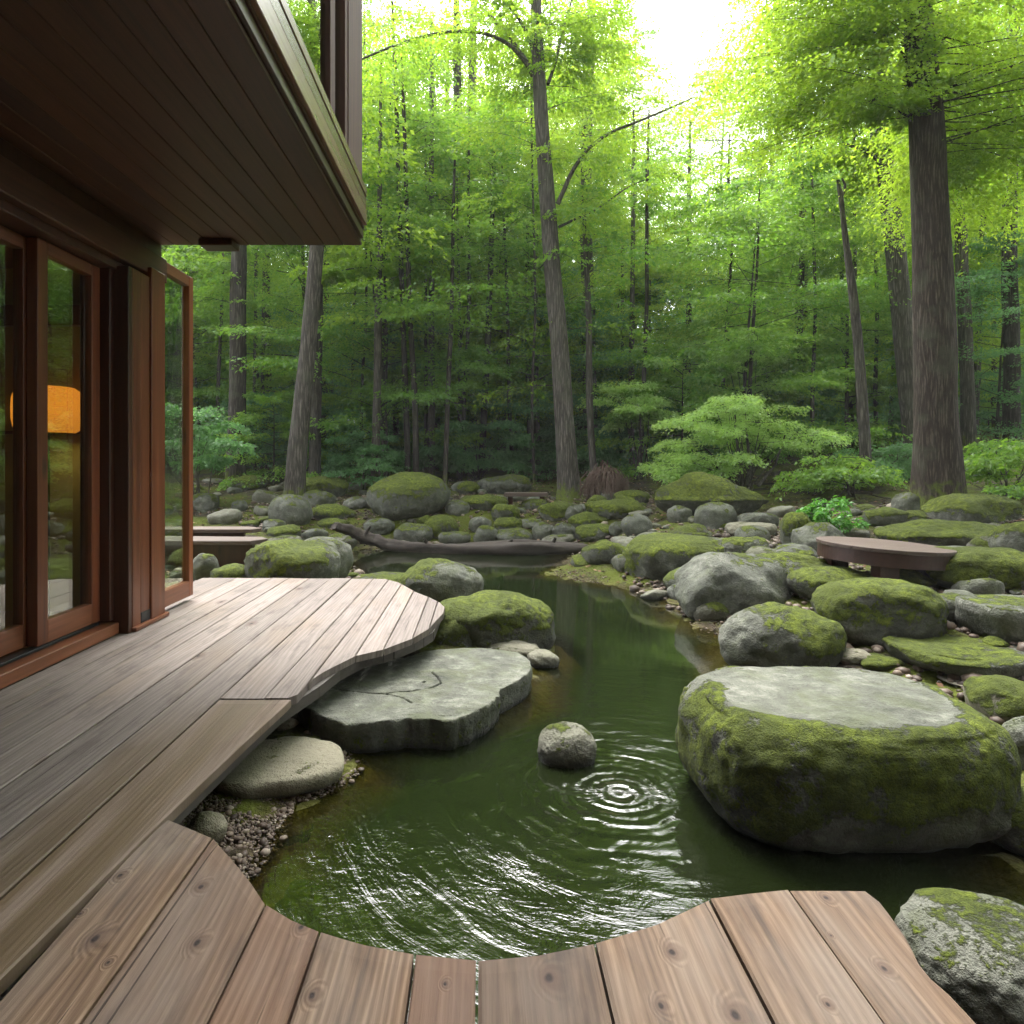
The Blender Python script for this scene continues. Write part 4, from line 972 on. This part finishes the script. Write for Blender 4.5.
special_trunk('leaning_tree', 'pale trunk leaning to the right past the terrace end', 13.2, [(293, 484), (297, 450), (301, 415), (308, 350), (314, 280), (318, 240), (322, 100), (325, -100)], [20, 19, 18, 16, 14.5, 14, 12, 8], 'bark', 9, [], .09, 'leafY', boughs=[(319, rb.uniform(0, 235), rb.uniform(0, 6.28), rb.uniform(1, 2.6), .2, 6, 20) for _ in range(22)])
special_trunk('dark_tree', 'dark thin trunk close behind the leaning trunk', 15, [(314, 480), (316, 400), (318, 320), (318, 200), (318, 50)], [12, 11, 10, 9, 8], 'barkD', 10)
special_trunk('dark_tree', 'thick dark trunk between the glazed screen and the leaning trunk', 15.2, [(236, 482), (237, 400), (239, 250), (240, 150), (242, 0)], [18, 17, 15, 13, 11], 'barkD', 11, [], .09, 'leafM', boughs=[(239, rb.uniform(0, 330), rb.uniform(0, 6.28), rb.uniform(.8, 2), .2, 5, 20) for _ in range(14)])
special_trunk('slim_tree', 'slim straight pole of a tree left of the egg boulder', 15, [(375, 480), (377, 400), (378, 330), (379, 270), (380, 150), (381, 60)], [9, 8, 8, 6, 4, 2], 'bark', 12, [([(377, 268), (365, 268), (345, 275), (328, 281)], 2.5, 1, -.5)], .09, 'leafY', boughs=[(379, rb.uniform(80, 330), rb.uniform(0, 6.28), rb.uniform(1, 2.4), .15, 6, 20) for _ in range(26)])
special_trunk('forked_tree', 'forked tree half behind the great tree on the right', 14, [(922, 470), (914, 430), (905, 340), (893, 230), (886, 175), (882, 100), (878, 0), (875, -120)], [22, 22, 20, 18, 16, 13, 11, 7], 'bark', 13, [([(887, 183), (878, 165), (860, 157), (832, 152)], 6, 2, -.4), ([(890, 180), (894, 160), (895, 140)], 5, 2, 0), ([(880, 97), (870, 90), (862, 82)], 5, 2, 0)], .09, 'leafY', boughs=[(880, rb.uniform(-150, 150), rb.uniform(0, 6.28), rb.uniform(1.2, 3), .2, 7, 20) for _ in range(30)])
special_trunk('crooked_snag', 'thin crooked leafless snag left of the great tree', 12, [(866, 462), (863, 400), (858, 330), (852, 280), (845, 240), (842, 210), (841, 195), (838, 180)], [11, 10, 9, 8, 6, 5, 5, 3], 'bark', 14, [([(842, 195), (846, 187), (842, 178)], 4, 1.5, 0)], cat='dead tree')
special_trunk('slim_tree', 'straight slim trunk seen right of the great tree', 15, [(969, 430), (966, 350), (962, 250), (955, 110), (950, 20), (945, -80)], [13, 12, 11, 10, 8, 5], 'bark', 15, [], .09, 'leafM', boughs=[(957, rb.uniform(-80, 260), rb.uniform(0, 6.28), rb.uniform(1, 2.6), .2, 6, 20) for _ in range(24)])
special_trunk('dark_tree', 'dark trunk at the far right edge of the wood', 15.5, [(1013, 420), (1011, 330), (1009, 250), (1012, 130), (1014, 0)], [15, 14, 13, 11, 9], 'barkD', 16, [], .09, 'leafM', boughs=[(1011, rb.uniform(-50, 300), rb.uniform(0, 6.28), rb.uniform(1, 2.4), .2, 6, 20) for _ in range(20)])
special_trunk('pair_tree', 'left trunk of the twin tall trees behind the egg boulder', 22, [(466, 474), (462, 380), (459, 280), (459, 200), (457, 60), (456, -40)], [13, 12, 11, 10, 8, 5], 'barkD', 17, [], .11, 'leafY', boughs=[(458, rb.uniform(20, 200), rb.uniform(0, 6.28), rb.uniform(1.4, 3.0), .3, 7, 20) for _ in range(20)])
special_trunk('pair_tree', 'right trunk of the twin tall trees behind the egg boulder', 23, [(473, 474), (471, 380), (470, 280), (471, 160), (473, 50), (474, -40)], [12, 11, 11, 10, 8, 5], 'bark', 18, [], .11, 'leafY', boughs=[(471, rb.uniform(20, 180), rb.uniform(0, 6.28), rb.uniform(1.4, 3.0), .3, 7, 20) for _ in range(20)])
special_trunk('slim_tree', 'slim double stemmed trunk just left of the tall central tree', 20, [(531, 474), (532, 380), (534, 250), (534, 150), (533, 60)], [9, 9, 8, 7, 4], 'barkD', 19, [([(530, 440), (527, 360), (528, 250), (529, 150)], 5, 3, .3)], .10, 'leafY', boughs=[(534, rb.uniform(40, 230), rb.uniform(0, 6.28), rb.uniform(1, 2.4), .25, 6, 18) for _ in range(18)])
for i, (px, y0, y1, w_, Y, lab) in enumerate([(688, 470, 190, 6, 20, 'thin dark pole tree above the maple, left one'), (727, 470, 205, 5, 21, 'thin dark pole tree above the right half of the maple'), (500, 470, 240, 6, 21, 'thin dark pole tree between the twin trunks and the central tree'), (621, 470, 270, 4, 20, 'thin dark pole tree right of the slimmer grey trunk'), (634, 470, 230, 4, 22, 'thinnest dark pole tree left of the small upper maple'), (446, 470, 100, 6, 25, 'thin dark pole tree left of the twin trunks'), (800, 470, 150, 6, 18, 'thin dark pole tree left of the crooked snag')]):
    special_trunk('pole_tree', lab, Y, [(px, y0), (px-1, (y0*2+y1)/3), (px+2, (y0+y1*2)/3), (px+1, y1), (px+2, y1-70)], [w_, w_, w_*.85, w_*.7, w_*.3], 'barkD', 40+i, [], .10, 'leafM', boughs=[(px, rb.uniform(max(y1-60, 150), y1+130), rb.uniform(0, 6.28), rb.uniform(.8, 2.2), .2, 5, 18) for _ in range(14)], n=9)

rp_ = random.Random(55)
for k in range(42):
    px = rp_.uniform(200, 1010); Y = rp_.uniform(14.7, 20); top = rp_.uniform(60, 260); w_ = rp_.choice([3, 4, 4, 5, 6, 7]); ln_ = rp_.uniform(-14, 14)
    if 620 < px < 760: top = max(top, 170)
    if abs(px-560) < 22 or abs(px-302) < 18 or abs(px-937) < 30: continue
    side_ = 'left of the central tree' if px < 560 else 'between central and great tree' if px < 930 else 'right of the great tree'
    special_trunk('bare_pole_tree', 'slim bare pole trunk in the wood ' + side_, Y, [(px, 478), (px+ln_*.3+rp_.uniform(-3, 3), 400), (px+ln_*.6+rp_.uniform(-4, 4), 310), (px+ln_, top), (px+ln_*1.2, top-60)], [w_, w_, w_*.85, w_*.65, w_*.3], rp_.choice(['barkD', 'barkD', 'bark']), 300+k, [], .09, 'leafM', boughs=[(px+ln_*.8, rp_.uniform(top-40, top+50), rp_.uniform(0, 6.28), rp_.uniform(.8, 1.9), .2, 5, 18) for _ in range(12)], n=8, flare=(.4, .3, 4))['group'] = 'slim bare pole trunks ' + side_
# kinds of tree for the wood: canopy trees, layered understorey trees, bushes; copied below
CAN = [make_tree('A', 100+i, ['leafY', 'leafY', 'leafY', 'leafM'][i], ['bark', 'barkD'][i % 2], [19, 22, 17, 24][i], [.20, .30, .16, .34][i], [4.4, 4.6, 3.9, 4.8][i], 64, .09, 10, 40, [.17, .2, .14, .22][i], 'x', None, droop=.1, rise=.3) for i in range(4)]
UND = [make_tree('B', 120+i, ['leafM', 'leafM', 'leafD', 'leafY'][i], ['barkD', 'bark'][i % 2], [7.5, 9, 6.5, 8][i], [.10, .16, .08, .2][i], [3.0, 3.3, 3.0, 3.0][i], 44, .072, 11, 54, [.05, .07, .05, .06][i], 'x', None, shape='oval', rise=.22, droop=.07, name='understorey_tree') for i in range(4)]
BSH = [make_tree('C', 140+i, ['leafD', 'leafM', 'leafD'][i], 'barkD', [1.6, 2.2, 1.3][i], .08, [1.3, 1.5, 1.5][i], 24, .065, 7, 34, .022, 'x', None, shape='flat', rise=.25, droop=.12, name='forest_bush', cat='bush') for i in range(3)]
first = set()
def place(protos, x, y, rz, sc, label, group):
    p = rb.choice(protos)
    if p.name not in first:
        first.add(p.name); p.location = (x, y, g1(x, y)); p.rotation_euler = (0, 0, rz); p.scale = (sc,)*3; p['label'] = label; p['group'] = group; return p
    return dup(p, (x, y, g1(x, y)), rz, sc, label, group)
def zone(x, y):
    px = CX + F*x/y
    if px < 345: return 'behind the terrace end and the leaning trunk'
    if px < 520: return 'behind the egg boulder and the twin trunks'
    if px < 640: return 'behind the tall central tree'
    if px < 850: return 'behind the maple on the far bank'
    return 'behind the great tree of the right bank'
def scatter(protos, n, y0, y1, sep, what, s0, s1, skip=None, xm=1.0, seed=1):
    r = random.Random(seed); pts = []; tries = 0
    while len(pts) < n and tries < 9000:
        tries += 1
        y = y0 + (y1-y0)*r.random()**.8; x = r.uniform(-.66*y - 2, .86*y + 2)*xm
        if any((x-a)**2+(y-b)**2 < sep*sep for a, b in pts): continue
        px = CX + F*x/y
        if skip and skip(x, y, px): continue
        pts.append((x, y)); zn = zone(x, y)
        s_ = r.uniform(s0, s1)
        if protos is CAN: px_ = CX + F*x/y; s_ = min(s_, ((0.60 if 640 < px_ < 735 else .60 if 340 < px_ < 530 else .67)*y + .6)/21)
        place(protos, x, y, r.uniform(0, 6.28), s_, what + ' ' + zn, what + 's ' + zn)
scatter(CAN, 52, 17, 48, 2.9, 'tall canopy tree', .85, 1.15, lambda x, y, px: (630 < px < 745 and y < 44) or (395 < px < 432 and y < 30), seed=4)
scatter(UND, 95, 15.5, 40, 1.7, 'layered understorey tree', .75, 1.2, lambda x, y, px: y < 18 and (545 < px < 600 or 280 < px < 330), seed=6)
scatter(BSH, 80, 14.6, 30, 1.1, 'low leafy bush', .7, 1.3, lambda x, y, px: y < 15.5 and (540 < px < 610 or 275 < px < 325), seed=8)

# unseen trees added on the right and behind to block side sky light
for k, (x, y) in enumerate([(9.5, 6.5), (10.5, 3.5), (9, 1.0), (10.5, -2), (8.5, -4.5), (12.5, 1), (12.8, 5), (14, -1.5), (11.5, -6), (4.5, -11.5), (8, -10), (0.5, -12)]):
    place(CAN, x, y, k*1.7, .72, 'unseen canopy tree added beside the clearing to block sky light', 'unseen canopy trees added beside the clearing')
# far wood: one mass
lv = Leaves(900); r = np.random.RandomState(901)
for k in range(1500):
    y = r.uniform(54, 66); x = r.uniform(-52, 66); z = r.uniform(-1, 17) + 3
    lv.bough((x, y, z), r.uniform(0, 6.28), r.uniform(2, 4), .15, .34, 4, 9, .3)
tag(link('distant_wood', lv.mesh('distant_wood', M['leafM']), None), kind='stuff')
# ------------------------------------------------------------------ furniture and wood on the banks
def hexa(mb, pts_bottom, pts_top, pid=.5):
    n = len(pts_bottom); mb.add(list(pts_bottom)+list(pts_top), [tuple(reversed(range(n))), tuple(range(n, 2*n))] + [(i, (i+1) % n, n+(i+1) % n, n+i) for i in range(n)], pid=pid)
# round platform
tc = Vector((3.66, 6.02, 0.0)); tz = .335; rad = .535
tab = empty('round_platform', (tc.x, tc.y, g1(tc.x, tc.y)), 'low round red brown wooden platform standing among the mossy rocks', 'table')
TT = Matrix.Translation((tc.x, tc.y, tz)) @ Matrix.Rotation(R(3.0), 4, 'Y')
mb = MB(); nb_ = 9
for i in range(nb_):
    y0, y1 = -rad + 2*rad*i/nb_ + .002, -rad + 2*rad*(i+1)/nb_ - .002
    rr_ = rad + .012; ys = np.linspace(y0, y1, 6)
    ring = [(math.sqrt(max(0.0004, rr_**2-y*y)), y) for y in ys] + [(-math.sqrt(max(0.0004, rr_**2-y*y)), y) for y in ys[::-1]]
    hexa(mb, [TT @ Vector((x, y, -.03)) for x, y in ring], [TT @ Vector((x, y, 0.0)) for x, y in ring], pid=.1+.09*i)
mb.build('table_top', M['table'], tab, bevel=.002)
mb = MB(); n = 72; vs = []
for r_, z in ((rad, -.031), (rad, -.150), (rad-.05, -.150), (rad-.05, -.031)):
    for k in range(n): vs.append(TT @ Vector((r_*math.cos(2*math.pi*k/n), r_*math.sin(2*math.pi*k/n), z)))
mb.add(vs, [(((i+1) % 4)*n+k, ((i+1) % 4)*n+(k+1) % n, i*n+(k+1) % n, i*n+k) for i in range(4) for k in range(n)], pid=.4)
mb.build('rim', M['tablerim'], tab, smooth=False)
for a in (2.7, 4.2, 5.6, 1.0):
    x, y = tc.x + .38*math.cos(a), tc.y + .38*math.sin(a); mb = MB(); mb.box(x-.08, x+.08, y-.07, y+.07, g1(x, y)-.1, tz-.165 if math.cos(a) > 0 else tz - .14, pid=.2); mb.build('leg', M['dark'], tab)
# low bench of two boards by the terrace end
def bench(name, label, boards, legs):
    b0 = boards[0][0][0]; r_ = empty(name, (b0[0], b0[1], g1(b0[0], b0[1])), label, 'bench')
    for i, (pts, z, th) in enumerate(boards):
        mb = MB(); hexa(mb, [(x, y, z-th) for x, y in pts], [(x, y, z) for x, y in pts], pid=.2+.3*i); mb.build('seat_board', M['table'], r_, bevel=.006)
    for x0, x1, y0, y1, zt in legs:
        mb = MB(); mb.box(x0, x1, y0, y1, g1((x0+x1)/2, (y0+y1)/2)-.15, zt, pid=.6); mb.build('leg', M['dark'], r_)
    return r_
def row(px, Y): return (px-CX)/F*Y
b1 = [(row(110, 7.5), 7.5), (row(250, 7.5), 7.5), (row(268, 7.72), 7.72), (row(262, 7.9), 7.9), (row(112, 8.05), 8.05)]
b2 = [(row(120, 8.45), 8.45), (row(252, 8.45), 8.45), (row(262, 8.6), 8.6), (row(250, 8.8), 8.8), (row(120, 8.8), 8.8)]
bench('low_bench', 'low stepped bench of two dark boards beyond the glazed screen', [(b1, .182, .05), (b2, .215, .05)],
      [(row(114, 7.62), row(252, 7.62), 7.62, 7.68, .130), (row(244, 7.7), row(252, 7.7), 7.69, 7.80, .130), (row(126, 8.6), row(246, 8.6), 8.52, 8.58, .163)])
Yf = 12.6; z1 = CAMZ - 33/F*Yf; f1 = [(row(504, Yf), Yf), (row(548, Yf), Yf), (row(547, Yf+.35), Yf+.35), (row(506, Yf+.35), Yf+.35)]
bench('plank_bench', 'tiny red brown plank bench far back between the mossy mound and the central tree', [(f1, z1, .07)], [(row(508, Yf), row(513, Yf), Yf+.08, Yf+.25, z1-.072), (row(540, Yf), row(545, Yf), Yf+.08, Yf+.25, z1-.072)])
mb = MB(); p0 = dp(445, 610, 5.0); mb.box(p0.x-.02, p0.x+.12, 4.98, 5.22, -.17, -.12, pid=.7)
tag(mb.build('wood_offcut', M['deck'], None, bevel=.004), 'short pale board end between the deck curve and the lumpy mossy boulder', 'board')
# driftwood log along the far shore
mb = MB(); lp = [(334, 526), (346, 529), (360, 535), (376, 542), (395, 547), (420, 549), (455, 549), (490, 548.5), (525, 548), (560, 549), (586, 549)]
P = [dp(px, py, 10.35 + .25*math.sin(i*.6)) for i, (px, py) in enumerate(lp)]
for _ in range(2): P = [P[0]] + [x for a_, b_ in zip(P, P[1:]) for x in (a_.lerp(b_, .25), a_.lerp(b_, .75))] + [P[-1]]
P = [x for a_, b_ in zip(P, P[1:]) for x in (a_, a_.lerp(b_, .5))] + [P[-1]]
P = [p + Vector((0, .03*noise.noise(Vector((i*.15, 1, 0))), .022*noise.noise(Vector((i*.2, 4, 0))) + .012*noise.noise(Vector((i*.6, 9, 0))))) for i, p in enumerate(P)]
mb.tube(P, [(.045 + .05*math.sin(min(1, (i+3)/(len(P)*.45))*math.pi*.5)) * (1 if i < len(P)*.8 else 1-.35*(i-len(P)*.8)/(len(P)*.2)) *(1 + .16*noise.noise(Vector((i*.45, 2, 7)))) for i in range(len(P))], 16, .5, None, 4)
for px, py, dx, dz in ((365, 536, .10, .16), (428, 547, -.06, .14), (505, 546, .12, .10), (552, 547, .05, .15)):
    p_ = dp(px, py, 10.35); mb.tube([p_, p_ + Vector((dx*.5, -.03, dz*.6)), p_ + Vector((dx, -.05, dz))], [.035, .026, .017], 8, .4, None, px)
o = mb.build('driftwood_log', M['log'], None, smooth=True); tag(o, 'long weathered log lying along the far edge of the pond', 'log')
q = [dp(480, 545, 10.7), dp(520, 543, 10.75), dp(560, 545, 10.7), dp(584, 545, 10.65)]
mb = MB(); mb.tube(q, [.05, .065, .06, .03], 10, .3, None, 9); tag(mb.build('driftwood_log', M['log'], None, smooth=True), 'shorter second log behind the right end of the shore log', 'log')
# brush pile
bc = dp(605, 497, 13.3); bz = g1(bc.x, bc.y); mb = MB(); r = random.Random(12)
for k in range(420):
    a = r.uniform(0, 6.28); rr_ = .5*math.sqrt(r.random()); x0, y0 = bc.x + rr_*.75*math.cos(a)*.7 , bc.y + rr_*.5*math.sin(a)
    h = (.66 - .5*rr_)*r.uniform(.45, 1.25); x1, y1 = x0 + math.cos(a)*r.uniform(.05, .3), y0 + math.sin(a)*r.uniform(.02, .25)
    top = Vector((x0 + r.uniform(-.12, .12), y0, bz + h)); end = Vector((x1, y1, bz + r.uniform(-.05, h*.35))); mid = top.lerp(end, .45) + Vector((math.cos(a)*.07, math.sin(a)*.05, .05)) + Vector((r.gauss(0, .03), 0, 0))
    w_ = r.uniform(.005, .013); mb.tube([top, mid, end], [w_, w_, w_*.5], 4, cap=False)
tag(mb.build('brush_pile', M['twig'], None), 'heap of dry brown twigs beside the tall central trunk', 'brush pile')

# ------------------------------------------------------------------ shrubs and plants of the banks
def shrub(name, label, Yb, base, layers, leaf, mat, seed, stems, tone=.6, depth=.8, ntw=6, lpt=22, dens=1.0, cat='shrub', blen=(.45, .9), bark='bark'):
    r = random.Random(seed); b = dp(base[0], base[1], Yb); gz = g1(b.x, b.y); root = empty(name, (b.x, b.y, gz), label, cat)
    lv = Leaves(seed); mb = MB()
    for x0, x1, y in layers:
        n_ = max(2, int((x1-x0)/F*Yb*5.5*dens))
        for k in range(n_):
            p = dp(r.uniform(x0, x1), y + r.uniform(-4, 4), Yb + r.uniform(-depth, depth)); p.z = CAMZ - (y + r.uniform(-4, 4) - HY)/F*Yb
            if p.z < g1(p.x, p.y) + .05: p.z = g1(p.x, p.y) + .08
            az = math.atan2(p.y - b.y + r.gauss(0, .3), p.x - b.x + r.gauss(0, .3)); L_ = r.uniform(*blen)
            st = p - Vector((math.cos(az)*L_*.5, math.sin(az)*L_*.5, 0.0))
            line = lv.bough(st, az, L_, .12, leaf, ntw, lpt, .22, start=.05, tw=.45, curve=r.gauss(0, .3))
            mb.tube([Vector(q) for q in line[::3]], [.006, .004, .002], 4, cap=False)
            if k % 3 == 0:
                m = Vector((b.x, b.y, gz)).lerp(Vector(line[0]), .5) + Vector((r.gauss(0, .06), 0, .10)); mb.tube([Vector((b.x + r.gauss(0, .08), b.y + r.gauss(0, .08), gz - .05)), m, Vector(line[0])], [.012, .009, .005], 5, cap=False)
    for sp, w0 in stems:
        q = [dp(px, py, Yb + r.uniform(-.2, .2)) for px, py in sp]; mb.tube(q, [w0/F*Yb/2*(1-.6*i/(len(q)-1)) for i in range(len(q))], 7, .15)
    lv.T = [np.clip(t_ - .5 + tone, 0, 1) for t_ in lv.T]
    link('stems', mb.mesh('stems', True, root.location), M[bark], root)
    cm = lv.mesh('foliage', M[mat]); cm.transform(Matrix.Translation(-root.location)); link('foliage', cm, None, root)
shrub('young_maple', 'bright layered young maple spreading above the dark triangular rock', 12.6, (742, 482), [(710, 770, 402), (695, 790, 412), (680, 800, 424), (690, 826, 434), (668, 800, 444), (660, 752, 456), (652, 735, 466), (660, 728, 476)], .05, 'leafX', 61,
      [([(748, 486), (750, 460), (745, 425)], 5), ([(742, 486), (738, 455), (735, 415)], 4), ([(758, 486), (775, 465), (785, 435)], 3.5), ([(736, 486), (715, 465), (690, 450)], 3.5)], .75, dens=1.0, lpt=26)
shrub('small_maple', 'small pale green maple left of the bright layered one and higher', 15.0, (640, 478), [(622, 662, 388), (602, 668, 400), (606, 672, 412), (615, 660, 424)], .065, 'leafX', 62, [([(641, 480), (640, 440), (642, 395)], 3)], .6, .7)
shrub('small_maple', 'little bright sapling crown hanging above the layered maple', 15.5, (752, 478), [(745, 776, 344), (722, 772, 356), (718, 752, 368)], .065, 'leafX', 63, [([(752, 480), (750, 420), (752, 350)], 3)], .6, .5)
shrub('leafy_bush', 'pale leafy bush between the layered maple and the great tree', 11.5, (850, 490), [(825, 875, 460), (808, 892, 470), (805, 890, 482)], .06, 'leafM', 64, [], .85, .5)
shrub('leafy_bush', 'fern like green bush at the far right behind the mossy rocks', 10.2, (1012, 500), [(985, 1050, 446), (975, 1060, 460), (970, 1060, 476), (985, 1060, 490)], .065, 'leafM', 65, [], .6, .6)
shrub('leafy_bush', 'blue green leafy bush beside the glazed screen', 12.5, (196, 478), [(150, 216, 412), (145, 226, 428), (140, 236, 444), (140, 228, 460)], .075, 'leafD', 66, [], .75, .6)
shrub('leafy_bush', 'wide blue green bush in the shade behind the low whale shaped boulder', 17, (478, 474), [(450, 510, 428), (432, 524, 440), (430, 526, 452), (440, 520, 463)], .085, 'leafD', 67, [], .7, .8)
shrub('leafy_bush', 'soft green bush hanging behind the great tree at its left', 13, (885, 480), [(862, 920, 448), (855, 925, 462), (860, 925, 474)], .065, 'leafD', 68, [], .7, .5)
shrub('low_plant', 'vivid green round leafy plant behind the round platform', 8.3, (827, 531), [(812, 842, 502), (803, 852, 510), (798, 856, 518), (800, 858, 526)], .062, 'leafB', 69, [], .7, .28, 4, 10, 1.5, 'plant', (.12, .25))

# dry leaves and sticks on the ground
lv = Leaves(70); r = np.random.RandomState(71); n = 9000
x = r.uniform(-7, 9, n); y = r.uniform(3.5, 18, n); d = pond_d(x, y); ok = (d > .05) & ~((x < -.2) & (y < 6.4)); x, y = x[ok], y[ok]
C = np.stack([x, y, ground(x, y) + .012 + r.uniform(0, .015, len(x))], -1); D = r.normal(0, 1, C.shape); D[:, 2] *= .25; D /= np.linalg.norm(D, axis=1)[:, None]
nn = np.tile([0, 0, 1.0], (len(x), 1)) + r.normal(0, .35, C.shape); Sd = np.cross(nn, D); Sd /= np.linalg.norm(Sd, axis=1)[:, None]; L_ = r.uniform(.035, .08, len(x))
t = NT('dry_leaf'); c = t.ramp(t.attr('tint'), [(0, (.05, .028, .018)), (.5, (.14, .075, .045)), (1, (.30, .21, .14))]); M['dryleaf'] = t.done(t.bsdf(c, .85, None, .2))
tag(link('leaf_litter', leaf_mesh('leaf_litter', M['dryleaf'], C, D, Sd, L_, L_*.6, r.random(len(x))), None), kind='stuff')
r = random.Random(81)
for k in range(26):
    px, py = (r.uniform(740, 860), r.uniform(480, 500)) if k < 14 else (r.uniform(230, 1000), r.uniform(492, 530)); p = hit(px, py); a = r.uniform(0, 3.14); l_ = r.uniform(.3, .9); mb = MB()
    q = [p + Vector((math.cos(a)*l_*t_, math.sin(a)*l_*t_, .04 + .10*t_*r.random() + (g1(p.x+math.cos(a)*l_*t_, p.y+math.sin(a)*l_*t_)-p.z))) for t_ in (0, .3, .6, 1)]
    mb.tube(q, [.014, .012, .009, .004], 6, .3, None, k); tag(mb.build('fallen_stick', M['log'], None, smooth=True), 'bare fallen stick on the ground under the maple' if k < 14 else 'fallen stick among the stones of the far bank', 'stick', 'fallen sticks under the maple' if k < 14 else 'fallen sticks on the far bank')

# ------------------------------------------------------------------ thin mist between the trees
mb = MB(); mb.box(-64, 70, -31, 119, -2.2, 32)
t = NT('thin_mist'); v = t.n('VolumePrincipled', {'Color': (0.93, 0.97, 0.93), 'Density': 0.0010, 'Anisotropy': 0.0})
t.set(t.out.inputs['Volume'], v); M['haze'] = t.m
tag(mb.build('haze', M['haze'], None), kind='stuff')
